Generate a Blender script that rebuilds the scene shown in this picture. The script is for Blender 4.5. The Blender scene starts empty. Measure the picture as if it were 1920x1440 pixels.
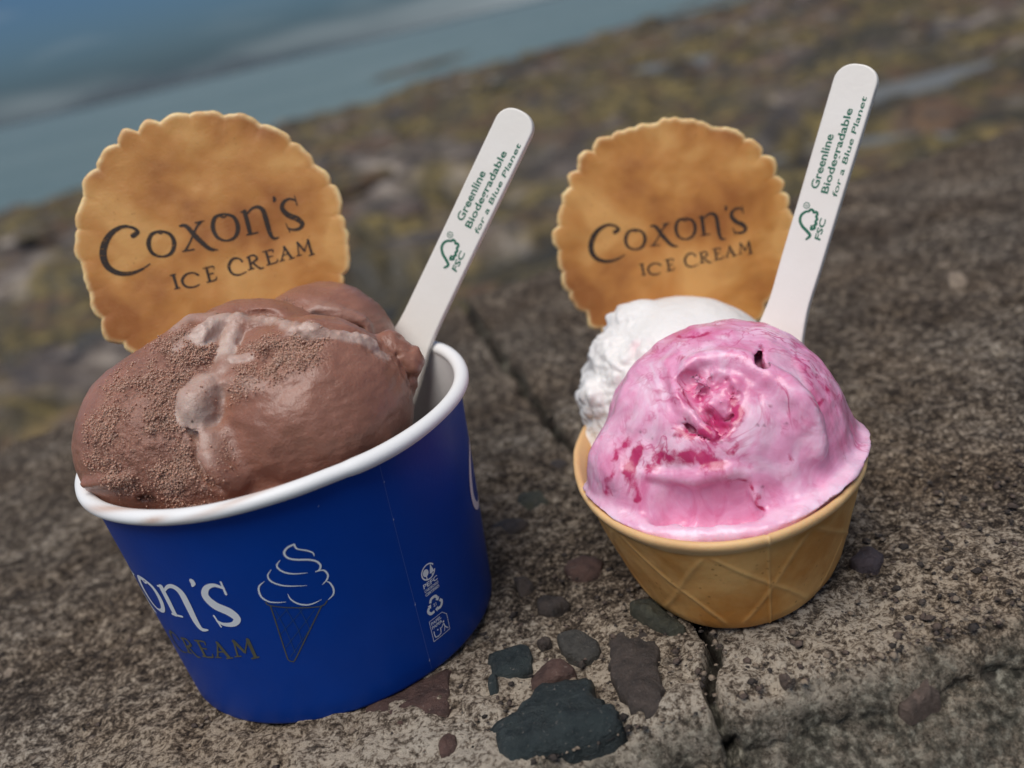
import bpy, math, random
import numpy as np
from mathutils import Vector, Matrix, noise as mnoise

# ------------------------------------------------------------------ camera, sky, sun, exposure
scene = bpy.context.scene
COL = scene.collection
random.seed(4)
RNG = np.random.default_rng(11)

F_PX, PITCH, ROLL, CAM_H = 1785.0, math.radians(21.05), math.radians(13.3), 0.138
cam_data = bpy.data.cameras.new('camera')
cam_data.sensor_width = 36.0
cam_data.lens = F_PX / 1920.0 * 36.0
cam_data.clip_start = 0.01
cam_data.clip_end = 30000.0
cam_data.dof.use_dof = True
cam_data.dof.focus_distance = 0.212
cam_data.dof.aperture_fstop = 9.2
camera = bpy.data.objects.new('camera', cam_data)
COL.objects.link(camera)
fw = Vector((0, math.cos(PITCH), -math.sin(PITCH)))
rt0 = Vector((1, 0, 0)); up0 = Vector((0, math.sin(PITCH), math.cos(PITCH)))
rt = rt0 * math.cos(ROLL) - up0 * math.sin(ROLL)
up = rt0 * math.sin(ROLL) + up0 * math.cos(ROLL)
m3 = Matrix((rt, up, -fw)).transposed()
camera.matrix_world = Matrix.Translation((0, 0, CAM_H)) @ m3.to_4x4()
scene.camera = camera

SUN_EL, SUN_AZ = math.radians(68), math.radians(-150)      # azimuth from +Y (away from camera), + to the right
world = bpy.data.worlds.new('World'); scene.world = world; world.use_nodes = True
wn, wl = world.node_tree.nodes, world.node_tree.links
wn.clear()
w_out = wn.new('ShaderNodeOutputWorld'); w_bg = wn.new('ShaderNodeBackground')
w_bg.inputs['Strength'].default_value = 0.10
w_sky = wn.new('ShaderNodeTexSky'); w_sky.sky_type = 'NISHITA'; w_sky.sun_disc = False
w_sky.sun_elevation = SUN_EL; w_sky.sun_rotation = SUN_AZ
w_sky.air_density = 1.2; w_sky.dust_density = 1.5; w_sky.ozone_density = 2.0
w_tc = wn.new('ShaderNodeTexCoord')
w_map = wn.new('ShaderNodeMapping'); w_map.inputs['Scale'].default_value = (1.3, 1.3, 9.0)
w_map.inputs['Location'].default_value = (4.25, 10.59, 5.4)
w_noise = wn.new('ShaderNodeTexNoise'); w_noise.inputs['Scale'].default_value = 1.6
w_noise.inputs['Detail'].default_value = 3.0; w_noise.inputs['Roughness'].default_value = 0.45
w_ramp = wn.new('ShaderNodeValToRGB')
w_ramp.color_ramp.elements[0].position = 0.47; w_ramp.color_ramp.elements[1].position = 0.72
w_mul = wn.new('ShaderNodeMix'); w_mul.data_type = 'RGBA'; w_mul.blend_type = 'MULTIPLY'
w_mul.inputs['Factor'].default_value = 1.0
w_mul.inputs['B'].default_value = (0.108, 0.168, 0.264, 1)     # slate blue cloud base dims the clear sky
w_mix = wn.new('ShaderNodeMix'); w_mix.data_type = 'RGBA'
w_mix.inputs['B'].default_value = (1.85, 2.10, 2.20, 1)        # pale grey cloud
wl.new(w_tc.outputs['Generated'], w_map.inputs['Vector'])
wl.new(w_map.outputs['Vector'], w_noise.inputs['Vector'])
wl.new(w_noise.outputs['Fac'], w_ramp.inputs['Fac'])
wl.new(w_sky.outputs['Color'], w_mul.inputs['A'])
wl.new(w_mul.outputs['Result'], w_mix.inputs['A'])
wl.new(w_ramp.outputs['Color'], w_mix.inputs['Factor'])
wl.new(w_mix.outputs['Result'], w_bg.inputs['Color'])
wl.new(w_bg.outputs['Background'], w_out.inputs['Surface'])

sun_data = bpy.data.lights.new('sun', 'SUN'); sun_data.energy = 1.5; sun_data.angle = math.radians(45)
sun_data.color = (1.0, 0.955, 0.90)
sun = bpy.data.objects.new('sun', sun_data); COL.objects.link(sun)
sd = Vector((math.sin(SUN_AZ) * math.cos(SUN_EL), math.cos(SUN_AZ) * math.cos(SUN_EL), math.sin(SUN_EL)))
sun.rotation_euler = sd.to_track_quat('Z', 'Y').to_euler()

scene.view_settings.view_transform = 'Standard'
scene.view_settings.look = 'None'
scene.view_settings.gamma = 1.0
scene.view_settings.use_curve_mapping = False
scene.view_settings.exposure = 1.08
scene.render.engine = 'CYCLES'
scene.cycles.use_denoising = True
scene.cycles.max_bounces = 8
scene.cycles.caustics_reflective = False
scene.cycles.caustics_refractive = False

# ------------------------------------------------------------------ helpers: objects
def tag(o, label=None, cat=None, group=None, kind=None):
    if label: o['label'] = label
    if cat: o['category'] = cat
    if group: o['group'] = group
    if kind: o['kind'] = kind
    return o

def link(name, me, mat=None, parent=None, smooth=True):
    o = bpy.data.objects.new(name, me)
    COL.objects.link(o)
    if mat is not None and not me.materials: me.materials.append(mat)
    if smooth and len(me.polygons):
        me.polygons.foreach_set('use_smooth', np.ones(len(me.polygons), dtype=bool))
    if parent is not None: o.parent = parent
    return o

def empty(name, loc):
    o = bpy.data.objects.new(name, None); COL.objects.link(o); o.location = loc
    o.empty_display_size = 0.01
    return o

def adopt(child, root):
    """parent a mesh whose vertices are in world space under an empty"""
    child.parent = root
    child.matrix_parent_inverse = Matrix.Translation(-Vector(root.location))
    return child

def npmesh(name, V, F):
    """V (n,3) array, F (m,3) or (m,4) int array"""
    V = np.asarray(V, dtype=np.float32); F = np.asarray(F, dtype=np.int32)
    me = bpy.data.meshes.new(name)
    k = F.shape[1]
    me.vertices.add(len(V)); me.vertices.foreach_set('co', V.ravel())
    me.loops.add(F.size); me.loops.foreach_set('vertex_index', F.ravel())
    me.polygons.add(len(F))
    me.polygons.foreach_set('loop_start', np.arange(0, F.size, k, dtype=np.int32))
    me.update(calc_edges=True)
    me.validate()
    return me

def grid_faces(nu, nv, wrap_u=False, wrap_v=False):
    """vertex index = i*nv + j, i in u, j in v"""
    iu = np.arange(nu if wrap_u else nu - 1); jv = np.arange(nv if wrap_v else nv - 1)
    I, J = np.meshgrid(iu, jv, indexing='ij')
    I2, J2 = (I + 1) % nu, (J + 1) % nv
    return np.stack([I * nv + J, I2 * nv + J, I2 * nv + J2, I * nv + J2], -1).reshape(-1, 4)

def attr(me, name, values):
    a = me.attributes.new(name, 'FLOAT', 'POINT')
    a.data.foreach_set('value', np.asarray(values, dtype=np.float32))

# ------------------------------------------------------------------ helpers: noise in numpy
def _hash(ix, iy, iz, seed):
    h = (ix.astype(np.uint32) * np.uint32(374761393) + iy.astype(np.uint32) * np.uint32(668265263)
         + iz.astype(np.uint32) * np.uint32(2147483647) + np.uint32(seed * 974634777 % 4294967295))
    h = (h ^ (h >> np.uint32(13))) * np.uint32(1274126177)
    h = (h ^ (h >> np.uint32(16))) * np.uint32(2246822519)
    h = h ^ (h >> np.uint32(13))
    return (h & np.uint32(0xffffff)).astype(np.float32) / np.float32(0xffffff)

def vnoise(P, wl_, seed=0):
    """smooth value noise, wavelength wl_, range -1..1"""
    Q = np.asarray(P, dtype=np.float64) / wl_ + 1000.0
    i = np.floor(Q).astype(np.int64); f = (Q - i).astype(np.float32)
    f = f * f * f * (f * (f * 6 - 15) + 10)
    r = np.zeros(len(Q), dtype=np.float32)
    for dx in (0, 1):
        wx = f[:, 0] if dx else 1 - f[:, 0]
        for dy in (0, 1):
            wy = f[:, 1] if dy else 1 - f[:, 1]
            for dz in (0, 1):
                wz = f[:, 2] if dz else 1 - f[:, 2]
                r += wx * wy * wz * _hash(i[:, 0] + dx, i[:, 1] + dy, i[:, 2] + dz, seed)
    return r * 2 - 1

def fbm(P, wl_, octaves=4, gain=0.5, seed=0):
    r = 0; a = 1.0
    for k in range(octaves):
        r = r + a * vnoise(P, wl_ / 2 ** k, seed + k * 17); a *= gain
    return r

def sstep(x, a, b):
    t = np.clip((x - a) / (b - a), 0, 1)
    return t * t * (3 - 2 * t)

def seg_dist(P, pts):
    """distance of points to a polyline (any dimension); also parameter 0..1"""
    pts = np.asarray(pts, dtype=np.float64)
    best = np.full(len(P), 1e9); par = np.zeros(len(P))
    if len(pts) == 1:
        return np.linalg.norm(P - pts[0], axis=1), par
    n = len(pts) - 1
    for k in range(n):
        a, b = pts[k], pts[k + 1]; ab = b - a
        t = np.clip(((P - a) @ ab) / (ab @ ab + 1e-12), 0, 1)
        d = np.linalg.norm(P - a - t[:, None] * ab, axis=1)
        m = d < best
        best[m] = d[m]; par[m] = (k + t[m]) / n
    return best, par

def crom(pts, n=8, closed=False):
    """Catmull-Rom resample"""
    p = np.asarray(pts, dtype=np.float64)
    m = len(p)
    if m < 3 and not closed:
        t = np.linspace(0, 1, n + 1)[:, None]
        return p[0] * (1 - t) + p[-1] * t
    out = []
    for i in range(m if closed else m - 1):
        if closed: a, b, c, d = p[i - 1], p[i], p[(i + 1) % m], p[(i + 2) % m]
        else: a, b, c, d = p[max(i - 1, 0)], p[i], p[i + 1], p[min(i + 2, m - 1)]
        for t in np.arange(n) / n:
            out.append(0.5 * ((2 * b) + (c - a) * t + (2 * a - 5 * b + 4 * c - d) * t * t + (-a + 3 * b - 3 * c + d) * t ** 3))
    if not closed: out.append(p[-1])
    return np.array(out)

# ------------------------------------------------------------------ helpers: signed distance sculpting (millimetres)
class Field:
    def __init__(self, lo, hi, h):
        self.lo = np.array(lo, dtype=np.float64); self.h = h
        n = np.ceil((np.array(hi) - self.lo) / h).astype(int) + 1
        self.n = n
        self.ax = [(self.lo[k] + h * np.arange(n[k])).astype(np.float32) for k in range(3)]
        self.f = np.full(tuple(n), 20.0, dtype=np.float32)
    def box(self, lo, hi):
        s = []
        for k in range(3):
            a = int(np.clip(math.floor((lo[k] - self.lo[k]) / self.h), 0, self.n[k] - 1))
            b = int(np.clip(math.ceil((hi[k] - self.lo[k]) / self.h) + 1, a + 1, self.n[k]))
            s.append(slice(a, b))
        s = tuple(s)
        return s, self.ax[0][s[0]][:, None, None], self.ax[1][s[1]][None, :, None], self.ax[2][s[2]][None, None, :]
    def _put(self, s, d, k, op):
        f = self.f[s]
        if op == 'add':
            h = np.clip(0.5 + 0.5 * (f - d) / k, 0, 1)
            self.f[s] = f * (1 - h) + d * h - k * h * (1 - h)
        else:
            h = np.clip(0.5 - 0.5 * (f + d) / k, 0, 1)
            self.f[s] = f * (1 - h) + (-d) * h + k * h * (1 - h)
    def ell(self, c, r, k=2.0, op='add', rot=None):
        r = np.array(r if hasattr(r, '__len__') else (r, r, r), dtype=float); m = r.max() + 3 * k + 3
        s, X, Y, Z = self.box(np.array(c) - m, np.array(c) + m)
        X, Y, Z = X - c[0], Y - c[1], Z - c[2]
        if rot is not None:
            R = np.array(rot.transposed())
            X, Y, Z = (R[0, 0] * X + R[0, 1] * Y + R[0, 2] * Z, R[1, 0] * X + R[1, 1] * Y + R[1, 2] * Z,
                       R[2, 0] * X + R[2, 1] * Y + R[2, 2] * Z)
        k0 = np.sqrt((X / r[0]) ** 2 + (Y / r[1]) ** 2 + (Z / r[2]) ** 2)
        k1 = np.sqrt((X / r[0] ** 2) ** 2 + (Y / r[1] ** 2) ** 2 + (Z / r[2] ** 2) ** 2) + 1e-6
        self._put(s, (k0 * (k0 - 1.0) / k1).astype(np.float32), k, op)
    def chain(self, pts, radii, k=1.5, op='add', push=None, sub=4):
        """capsule chain along a smooth line; push moves the line along a direction field (centre, amount)"""
        p = np.asarray(pts, dtype=np.float64)
        if push is not None:
            c, am = push
            d = p - np.array(c); d /= np.linalg.norm(d, axis=1, keepdims=True); p = p + d * am
        q = crom(p, sub); rr = np.interp(np.linspace(0, 1, len(q)), np.linspace(0, 1, len(radii)), radii)
        m = max(radii) + 3 * k + 3
        s, X, Y, Z = self.box(q.min(0) - m, q.max(0) + m)
        best = None
        for i in range(len(q) - 1):
            a, ab = q[i], q[i + 1] - q[i]
            px, py, pz = X - a[0], Y - a[1], Z - a[2]
            t = np.clip((px * ab[0] + py * ab[1] + pz * ab[2]) / (ab @ ab + 1e-9), 0, 1)
            d = np.sqrt((px - t * ab[0]) ** 2 + (py - t * ab[1]) ** 2 + (pz - t * ab[2]) ** 2) - (rr[i] + t * (rr[i + 1] - rr[i]))
            best = d if best is None else np.minimum(best, d)
        self._put(s, best.astype(np.float32), k, op)
    def clip_with(self, fn, k=0.8):
        """intersect with the solid fn(X,Y,Z) <= 0"""
        d = fn(self.ax[0][:, None, None], self.ax[1][None, :, None], self.ax[2][None, None, :]).astype(np.float32)
        h = np.clip(0.5 - 0.5 * (self.f - d) / k, 0, 1)
        self.f = self.f * (1 - h) + d * h + k * h * (1 - h)
    def rough(self, c, r, wl_, amp, seed, soft=2.0):
        """tear the surface raggedly inside a ball"""
        s, X, Y, Z = self.box(np.array(c) - r - soft, np.array(c) + r + soft)
        G = np.stack(np.broadcast_arrays(X, Y, Z), -1).reshape(-1, 3)
        w = 1 - sstep(np.linalg.norm(G - np.array(c), axis=1), r - soft, r + soft)
        n = (fbm(G, wl_, 3, 0.6, seed) * amp * w).astype(np.float32)
        self.f[s] = self.f[s] + n.reshape(self.f[s].shape)
    def mesh(self):
        """naive surface nets: vertices in millimetres, quads, outward normals"""
        f = self.f
        f[0], f[-1], f[:, 0], f[:, -1], f[:, :, 0], f[:, :, -1] = 5, 5, 5, 5, 5, 5
        s = f < 0
        c = [s[i:s.shape[0] - 1 + i, j:s.shape[1] - 1 + j, k:s.shape[2] - 1 + k] for i in (0, 1) for j in (0, 1) for k in (0, 1)]
        cnt = sum(x.astype(np.int8) for x in c)
        act = (cnt > 0) & (cnt < 8)
        idx = np.full(act.shape, -1, dtype=np.int64)
        cells = np.argwhere(act); idx[act] = np.arange(len(cells))
        vals = {}
        for i in (0, 1):
            for j in (0, 1):
                for k in (0, 1):
                    vals[(i, j, k)] = f[cells[:, 0] + i, cells[:, 1] + j, cells[:, 2] + k].astype(np.float64)
        acc = np.zeros((len(cells), 3)); num = np.zeros(len(cells))
        for a in vals:
            for axn in range(3):
                if a[axn] == 1: continue
                b = list(a); b[axn] = 1; b = tuple(b)
                va, vb = vals[a], vals[b]
                m = (va < 0) != (vb < 0)
                t = np.where(m, va / np.where(m, va - vb, 1), 0)
                p = np.zeros((len(cells), 3)); p += np.array(a); p[:, axn] += t
                acc += np.where(m[:, None], p, 0); num += m
        V = self.lo + (cells + acc / num[:, None]) * self.h
        quads = []
        for axn in range(3):
            o1, o2 = [(1, 2), (2, 0), (0, 1)][axn]
            sl0 = [slice(1, -1)] * 3; sl1 = [slice(1, -1)] * 3
            sl0[axn] = slice(0, -1); sl1[axn] = slice(1, None)
            A = s[tuple(sl0)]; B = s[tuple(sl1)]
            E = np.argwhere(A != B)
            sign = A[tuple(E.T)]
            base = E.copy()
            for k in range(3):
                if k != axn: base[:, k] += 1
            def cell(d1, d2):
                q = base.copy(); q[:, o1] -= d1; q[:, o2] -= d2
                return idx[q[:, 0], q[:, 1], q[:, 2]]
            q = np.stack([cell(1, 1), cell(0, 1), cell(0, 0), cell(1, 0)], -1)
            q[~sign] = q[~sign][:, ::-1]
            quads.append(q)
        Q = np.concatenate(quads)
        Q = Q[(Q >= 0).all(1)]
        g = np.gradient(self.f, self.h)
        ii = np.clip(np.round((V - self.lo) / self.h).astype(int), 0, self.n - 1)
        N = np.stack([gg[ii[:, 0], ii[:, 1], ii[:, 2]] for gg in g], -1)
        N /= np.linalg.norm(N, axis=1, keepdims=True) + 1e-9
        return V, Q, N

def relax(V, Q, it=2, lam=0.5):
    n = len(V)
    for _ in range(it):
        acc = np.zeros_like(V); cnt = np.zeros(n)
        for a, b in ((0, 1), (1, 2), (2, 3), (3, 0)):
            np.add.at(acc, Q[:, a], V[Q[:, b]]); np.add.at(cnt, Q[:, a], 1)
            np.add.at(acc, Q[:, b], V[Q[:, a]]); np.add.at(cnt, Q[:, b], 1)
        V = V + lam * (acc / np.maximum(cnt, 1)[:, None] - V)
    return V

# ------------------------------------------------------------------ helpers: materials
class NT:
    def __init__(self, name):
        self.m = bpy.data.materials.new(name); self.m.use_nodes = True
        self.t = self.m.node_tree; self.n = self.t.nodes; self.l = self.t.links
        self.n.clear()
        self.out = self.n.new('ShaderNodeOutputMaterial')
        self.b = self.n.new('ShaderNodeBsdfPrincipled')
        self.l.new(self.b.outputs[0], self.out.inputs['Surface'])
        self.tc = self.n.new('ShaderNodeTexCoord')
        self.vec = self.tc.outputs['Object']
    def set(self, **kw):
        for k, v in kw.items(): self.b.inputs[k.replace('_', ' ')].default_value = v
        return self
    def plug(self, sock, inp):
        if isinstance(sock, (int, float)): inp.default_value = sock
        elif isinstance(sock, tuple): inp.default_value = sock if len(sock) == 4 or inp.type == 'VECTOR' else (*sock, 1)
        else: self.l.new(sock, inp)
    def noise(self, scale, detail=4, rough=0.55, dist=0.0, vec=None):
        n = self.n.new('ShaderNodeTexNoise'); n.inputs['Scale'].default_value = scale
        n.inputs['Detail'].default_value = detail; n.inputs['Roughness'].default_value = rough
        n.inputs['Distortion'].default_value = dist
        self.l.new(vec or self.vec, n.inputs['Vector']); return n.outputs['Fac']
    def n_color(self, scale):
        n = self.n.new('ShaderNodeTexNoise'); n.inputs['Scale'].default_value = scale
        self.l.new(self.vec, n.inputs['Vector']); return n.outputs['Color']
    def voro(self, scale, feature='F1', out='Distance', vec=None):
        n = self.n.new('ShaderNodeTexVoronoi'); n.inputs['Scale'].default_value = scale; n.feature = feature
        self.l.new(vec or self.vec, n.inputs['Vector']); return n.outputs[out]
    def mapping(self, scale=(1, 1, 1), rot=(0, 0, 0), loc=(0, 0, 0)):
        n = self.n.new('ShaderNodeMapping'); n.inputs['Scale'].default_value = scale
        n.inputs['Rotation'].default_value = rot; n.inputs['Location'].default_value = loc
        self.l.new(self.vec, n.inputs['Vector']); return n.outputs[0]
    def ramp(self, fac, *stops):
        n = self.n.new('ShaderNodeValToRGB'); e = n.color_ramp.elements
        while len(e) < len(stops): e.new(0.5)
        for el, (p, c) in zip(e, stops):
            el.position = p; el.color = (c, c, c, 1) if isinstance(c, (int, float)) else (*c, 1)
        self.plug(fac, n.inputs['Fac']); return n.outputs['Color']
    def mix(self, fac, a, b, mode='MIX'):
        n = self.n.new('ShaderNodeMix'); n.data_type = 'RGBA'; n.blend_type = mode
        self.plug(fac, n.inputs['Factor']); self.plug(a, n.inputs['A']); self.plug(b, n.inputs['B'])
        return n.outputs['Result']
    def math(self, op, a, b=0.0):
        n = self.n.new('ShaderNodeMath'); n.operation = op
        self.plug(a, n.inputs[0]); self.plug(b, n.inputs[1]); return n.outputs[0]
    def attr(self, name):
        n = self.n.new('ShaderNodeAttribute'); n.attribute_name = name; return n.outputs['Fac']
    def bump(self, h, strength=0.5, dist=0.001, prev=None):
        n = self.n.new('ShaderNodeBump'); n.inputs['Strength'].default_value = strength if isinstance(strength, (int, float)) else 1
        if not isinstance(strength, (int, float)): self.l.new(strength, n.inputs['Strength'])
        n.inputs['Distance'].default_value = dist
        self.plug(h, n.inputs['Height'])
        if prev is not None: self.l.new(prev, n.inputs['Normal'])
        return n.outputs[0]
    def color(self, s): self.plug(s, self.b.inputs['Base Color']); return self
    def normal(self, s): self.l.new(s, self.b.inputs['Normal']); return self
    def rough(self, s): self.plug(s, self.b.inputs['Roughness']); return self
    def sss(self, w, radius, scale):
        self.b.subsurface_method = 'RANDOM_WALK'
        self.b.inputs['Subsurface Weight'].default_value = w
        self.b.inputs['Subsurface Radius'].default_value = radius
        self.b.inputs['Subsurface Scale'].default_value = scale
        return self

# ------------------------------------------------------------------ measured outlines (millimetres; cup prints: arc length round the cup, height)
CH_blob=[[-64.31,195.38,76.63],[-65.87,193.63,75.89],[-66.28,191.75,74.14]]
CH_blobneck=[[-60.88,196.33,77.23],[-55.68,191.52,78.29],[-50.87,189.04,78.53]]
CH_drip=[[-59.7,199.19,79.55],[-62.08,196.23,76.51],[-64.18,193.11,74.08],[-66.11,189.69,71.83],[-64.97,187.38,69.42],[-64.74,184.68,66.94]]
CH_tee=[[-64.92,206.63,85.96],[-62.13,212.47,86.62],[-57.79,213.04,85.91]]
CH_tee2=[[-58.55,212.26,85.52],[-59.4,206.63,82.7],[-59.91,202.05,80.68]]
CH_tee3=[[-59.31,201.58,80.7],[-53.99,197.44,82.41]]
CH_ridge=[[-56.77,213.15,85.9],[-49.19,211.46,84.28],[-41.44,199.53,84.28],[-35.58,198.99,82.22],[-29.41,201.4,78.33],[-26.42,202.12,74.67]]
CH_ridge0=[[-70.95,212.3,88.04],[-68.88,216.97,88.25],[-64.71,216.65,87.87]]
CH_ridge00=[[-69.7,204.0,85.64],[-66.14,207.57,86.75]]
CH_fold=[[-64.92,187.7,69.78],[-65.64,184.77,67.13],[-64.49,182.77,63.61],[-61.83,182.57,60.1]]
CH_lowlip=[[-95.14,193.62,63.76],[-87.93,188.28,65.14],[-82.3,186.34,65.71]]
CH_crease=[[-67.09,188.56,71.01],[-67.29,185.13,67.4],[-66.25,182.83,64.04],[-64.06,182.24,60.33]]
CH_behind=[[-56.3,216.01,87.37],[-49.64,216.16,85.14],[-41.91,205.01,85.02],[-35.76,203.46,83.08],[-29.54,205.63,78.83]]
CH_gap=[[-82.27,186.48,59.96],[-80.0,186.03,59.87]]
CH_gap2=[[-67.14,188.46,70.8],[-68.76,188.99,72.04]]
CH_lowr=[[-57.3,183.87,60.1],[-46.81,181.66,62.14],[-37.37,183.2,62.6]]
CB_groove=[[-42.78,224.4,81.14],[-37.53,222.91,77.83],[-32.98,223.9,74.65]]
CB_lip=[[-41.58,226.23,82.14],[-36.68,225.54,79.7],[-32.2,225.82,75.9],[-31.24,224.76,73.07]]
CH_grain=[[-82.87,188.57,72.47,6.25],[-77.13,191.63,77.5,8.333333333333334],[-72.43,197.71,81.73,7.8125],[-67.75,202.17,84.19,6.25],[-74.46,187.26,70.89,6.770833333333334],[-71.72,184.83,66.07,6.25],[-65.59,206.26,85.98,3.125],[-53.29,194.82,81.61,4.6875],[-49.55,194.26,82.41,4.6875],[-42.26,195.0,82.89,4.166666666666667]]
CB_grain=[[-59.22,236.45,82.89,5.208333333333334],[-52.47,228.11,81.94,5.729166666666667],[-46.68,223.71,80.7,3.125]]
CH_lump=[[-24.87,210.86,72.1,3.90625],[-21.56,209.29,68.46,3.229166666666667],[-23.96,208.2,63.26,3.125],[-25.25,211.43,56.5,2.0833333333333335]]
CH_pit=[[-25.49,209.1,70.52,0.7291666666666667],[-23.84,207.74,65.67,0.9375],[-21.44,210.42,61.76,0.8333333333333334],[-25.87,211.21,56.16,1.0416666666666667],[-39.77,216.39,80.97,0.0]]
PK_arch=[[37.11,193.63,56.59],[40.6,194.76,58.21],[46.07,193.28,58.39],[51.96,189.32,55.77],[57.24,185.14,50.32],[59.99,182.27,44.18],[60.1,180.01,38.03]]
PK_ridge=[[35.03,199.92,57.76],[34.52,192.73,54.9],[35.14,187.43,51.49],[36.99,183.68,48.6],[39.24,181.28,46.43]]
PK_left=[[33.43,200.92,57.12],[28.27,205.9,53.78],[23.82,201.6,48.52],[18.96,197.41,43.0],[13.75,196.42,37.09]]
PK_ledge=[[24.08,186.53,38.34],[28.74,183.57,37.91],[33.64,180.26,37.83],[38.2,178.49,39.1],[42.22,177.32,38.63],[44.84,176.48,36.12],[44.73,174.27,31.45]]
PK_skirt=[[10.96,206.48,28.2],[11.22,196.71,28.2],[14.52,187.95,28.2],[19.4,180.59,28.2],[31.8,172.84,28.2],[42.8,169.69,28.2],[53.22,171.11,28.2],[63.64,176.03,28.2],[72.19,184.33,28.2],[77.88,194.22,28.2],[78.8,202.4,28.2]]
PK_cav=[[39.43,184.21,50.4]]
PK_cav2=[[37.99,187.85,53.25]]
PK_lump=[[42.93,187.3,54.42]]
PK_lump2=[[40.48,184.57,51.3]]
PK_slit=[[56.48,196.96,58.17],[54.05,192.09,56.89],[52.95,189.28,55.53]]
PK_slit2=[[37.11,193.63,56.59],[37.74,191.69,55.82]]
PK_flat=[[26.65,182.09,32.25],[32.96,177.84,32.19],[39.22,175.66,32.16]]
PK_trench=[[34.55,185.65,49.27],[35.94,183.47,47.41],[38.97,181.62,46.65],[41.95,181.13,47.34],[44.27,182.42,49.69]]
PK_inner=[[40.53,186.13,52.86]]
PK_holeA=[[37.89,192.1,56.07],[38.34,187.61,53.26],[38.97,184.16,50.1],[40.11,182.07,48.06]]
PK_holeB=[[41.0,191.01,56.58],[43.33,188.26,55.27],[44.13,185.25,52.73],[42.92,182.6,49.75]]
PK_holeC=[[41.73,187.48,54.21],[40.72,185.13,51.89],[40.17,183.05,49.38]]
PK_low=[[39.49,183.87,50.09]]
PK_scrape=[[59.42,192.08,54.66],[59.52,187.68,51.39],[59.83,184.96,48.41]]
PK_cr1=[[33.74,184.51,47.29],[37.11,182.29,46.52],[40.89,181.17,46.93],[44.05,182.4,49.54],[45.65,184.47,52.22]]
PK_cr2=[[25.67,186.62,40.21],[28.96,185.1,42.15],[33.11,181.98,42.11],[35.99,180.5,42.29],[39.1,178.48,39.77]]
PK_cr3=[[22.89,192.5,43.75],[19.78,192.79,41.6],[17.27,190.97,37.91],[15.01,191.1,33.64]]
PK_cr3b=[[16.5,190.58,36.4],[16.05,189.78,33.58]]
PK_cr4=[[23.54,190.38,42.69],[21.06,188.23,38.29],[20.97,185.77,33.44]]
PK_cr5=[[38.87,178.24,38.6],[44.55,176.63,36.57],[45.34,173.86,31.05]]
PK_cr6=[[40.05,208.31,59.88],[43.43,203.86,60.72],[46.34,203.28,60.88]]
PK_cr6b=[[37.02,200.42,58.68],[40.05,201.44,59.86],[46.17,199.87,60.45]]
PK_cr7=[[36.35,201.3,58.54],[38.02,197.69,58.49],[36.32,198.09,57.87]]
PK_cr8=[[68.64,192.14,46.03],[62.52,184.4,44.85],[61.11,182.34,42.98]]
PK_cr9=[[36.36,190.37,54.45],[37.27,186.16,51.46],[39.31,183.92,50.11]]
PK_cr10=[[40.2,179.94,44.57],[42.86,178.74,43.11],[42.76,179.93,45.68]]
PK_cr11=[[52.95,171.47,28.07],[55.49,171.99,27.55]]
PK_cr12=[[53.78,177.93,39.32],[54.68,177.66,37.43]]
PK_cr13=[[27.5,196.22,63.43],[35.35,208.37,58.22]]
PK_cr14=[[37.07,194.82,57.06],[34.0,191.34,53.78],[34.48,185.99,49.59]]
PK_cr15=[[41.94,193.59,58.07],[47.81,192.33,57.93],[52.6,188.95,55.31],[56.98,185.41,50.72]]
PK_cr16=[[55.3,198.27,58.93],[56.4,195.64,57.74],[52.93,189.75,55.81]]
PK_cr17=[[54.33,180.72,45.86],[51.89,179.09,43.7]]
PK_dots=[[48.47,180.06,46.91],[49.82,179.92,46.5],[54.75,180.35,45.47],[40.25,179.88,45.03],[26.99,188.71,45.34],[25.43,191.59,46.06],[49.42,175.92,28.84],[31.64,184.92,46.31],[24.87,188.27,40.78],[52.29,182.33,49.43],[63.79,191.3,51.4],[61.85,185.19,47.36],[46.47,175.87,34.66],[53.57,176.42,31.58]]
PK_bulge=[[59.83,203.0,24.85],[24.75,200.0,32.6]]
WH_lumps=[[26.3,240.14,47.62,6.5],[20.94,234.22,37.84,7.0],[32.8,246.18,52.62,6.5],[26.6,232.61,44.83,5],[37.6,245.98,54.62,4]]
IC_white=[[[8.96,43.5],[8.92,44.39],[8.0,45.34],[6.67,46.17],[6.16,46.75],[6.09,47.71]],[[6.09,47.71],[4.71,47.42],[3.8,46.64],[3.7,45.68],[4.3,44.73],[5.63,43.93],[7.76,43.08],[9.07,42.08],[9.53,40.87],[9.09,40.01],[8.24,39.71]],[[8.22,39.78],[9.4,39.65],[10.06,39.13],[10.29,37.96],[9.77,36.96],[8.63,36.18]],[[9.66,36.58],[10.19,35.88],[10.46,34.21],[9.99,32.86],[8.71,32.05]],[[2.51,44.98],[1.58,44.17],[1.47,43.2],[2.27,41.93],[3.94,40.89],[6.61,40.13]],[[0.1,43.25],[-0.94,42.17],[-0.99,40.79],[0.09,39.45],[1.97,38.35],[5.65,37.15]],[[-2.1,40.79],[-3.38,40.01],[-3.97,38.87],[-3.97,37.06],[-2.99,35.65],[-1.55,34.98],[0.48,34.55]],[[1.39,36.47],[1.54,35.0],[2.51,33.5],[4.08,32.52],[5.67,32.34],[7.43,32.67]]]
IC_gold=[[[-3.59,35.61],[-2.92,34.5],[1.44,32.68],[6.77,31.11],[8.46,31.9]],[[-2.95,34.41],[-3.34,28.97],[-3.98,20.63],[-3.86,19.34],[-3.31,18.85],[-2.43,19.28],[1.93,24.75],[6.9,30.98]]]
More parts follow.
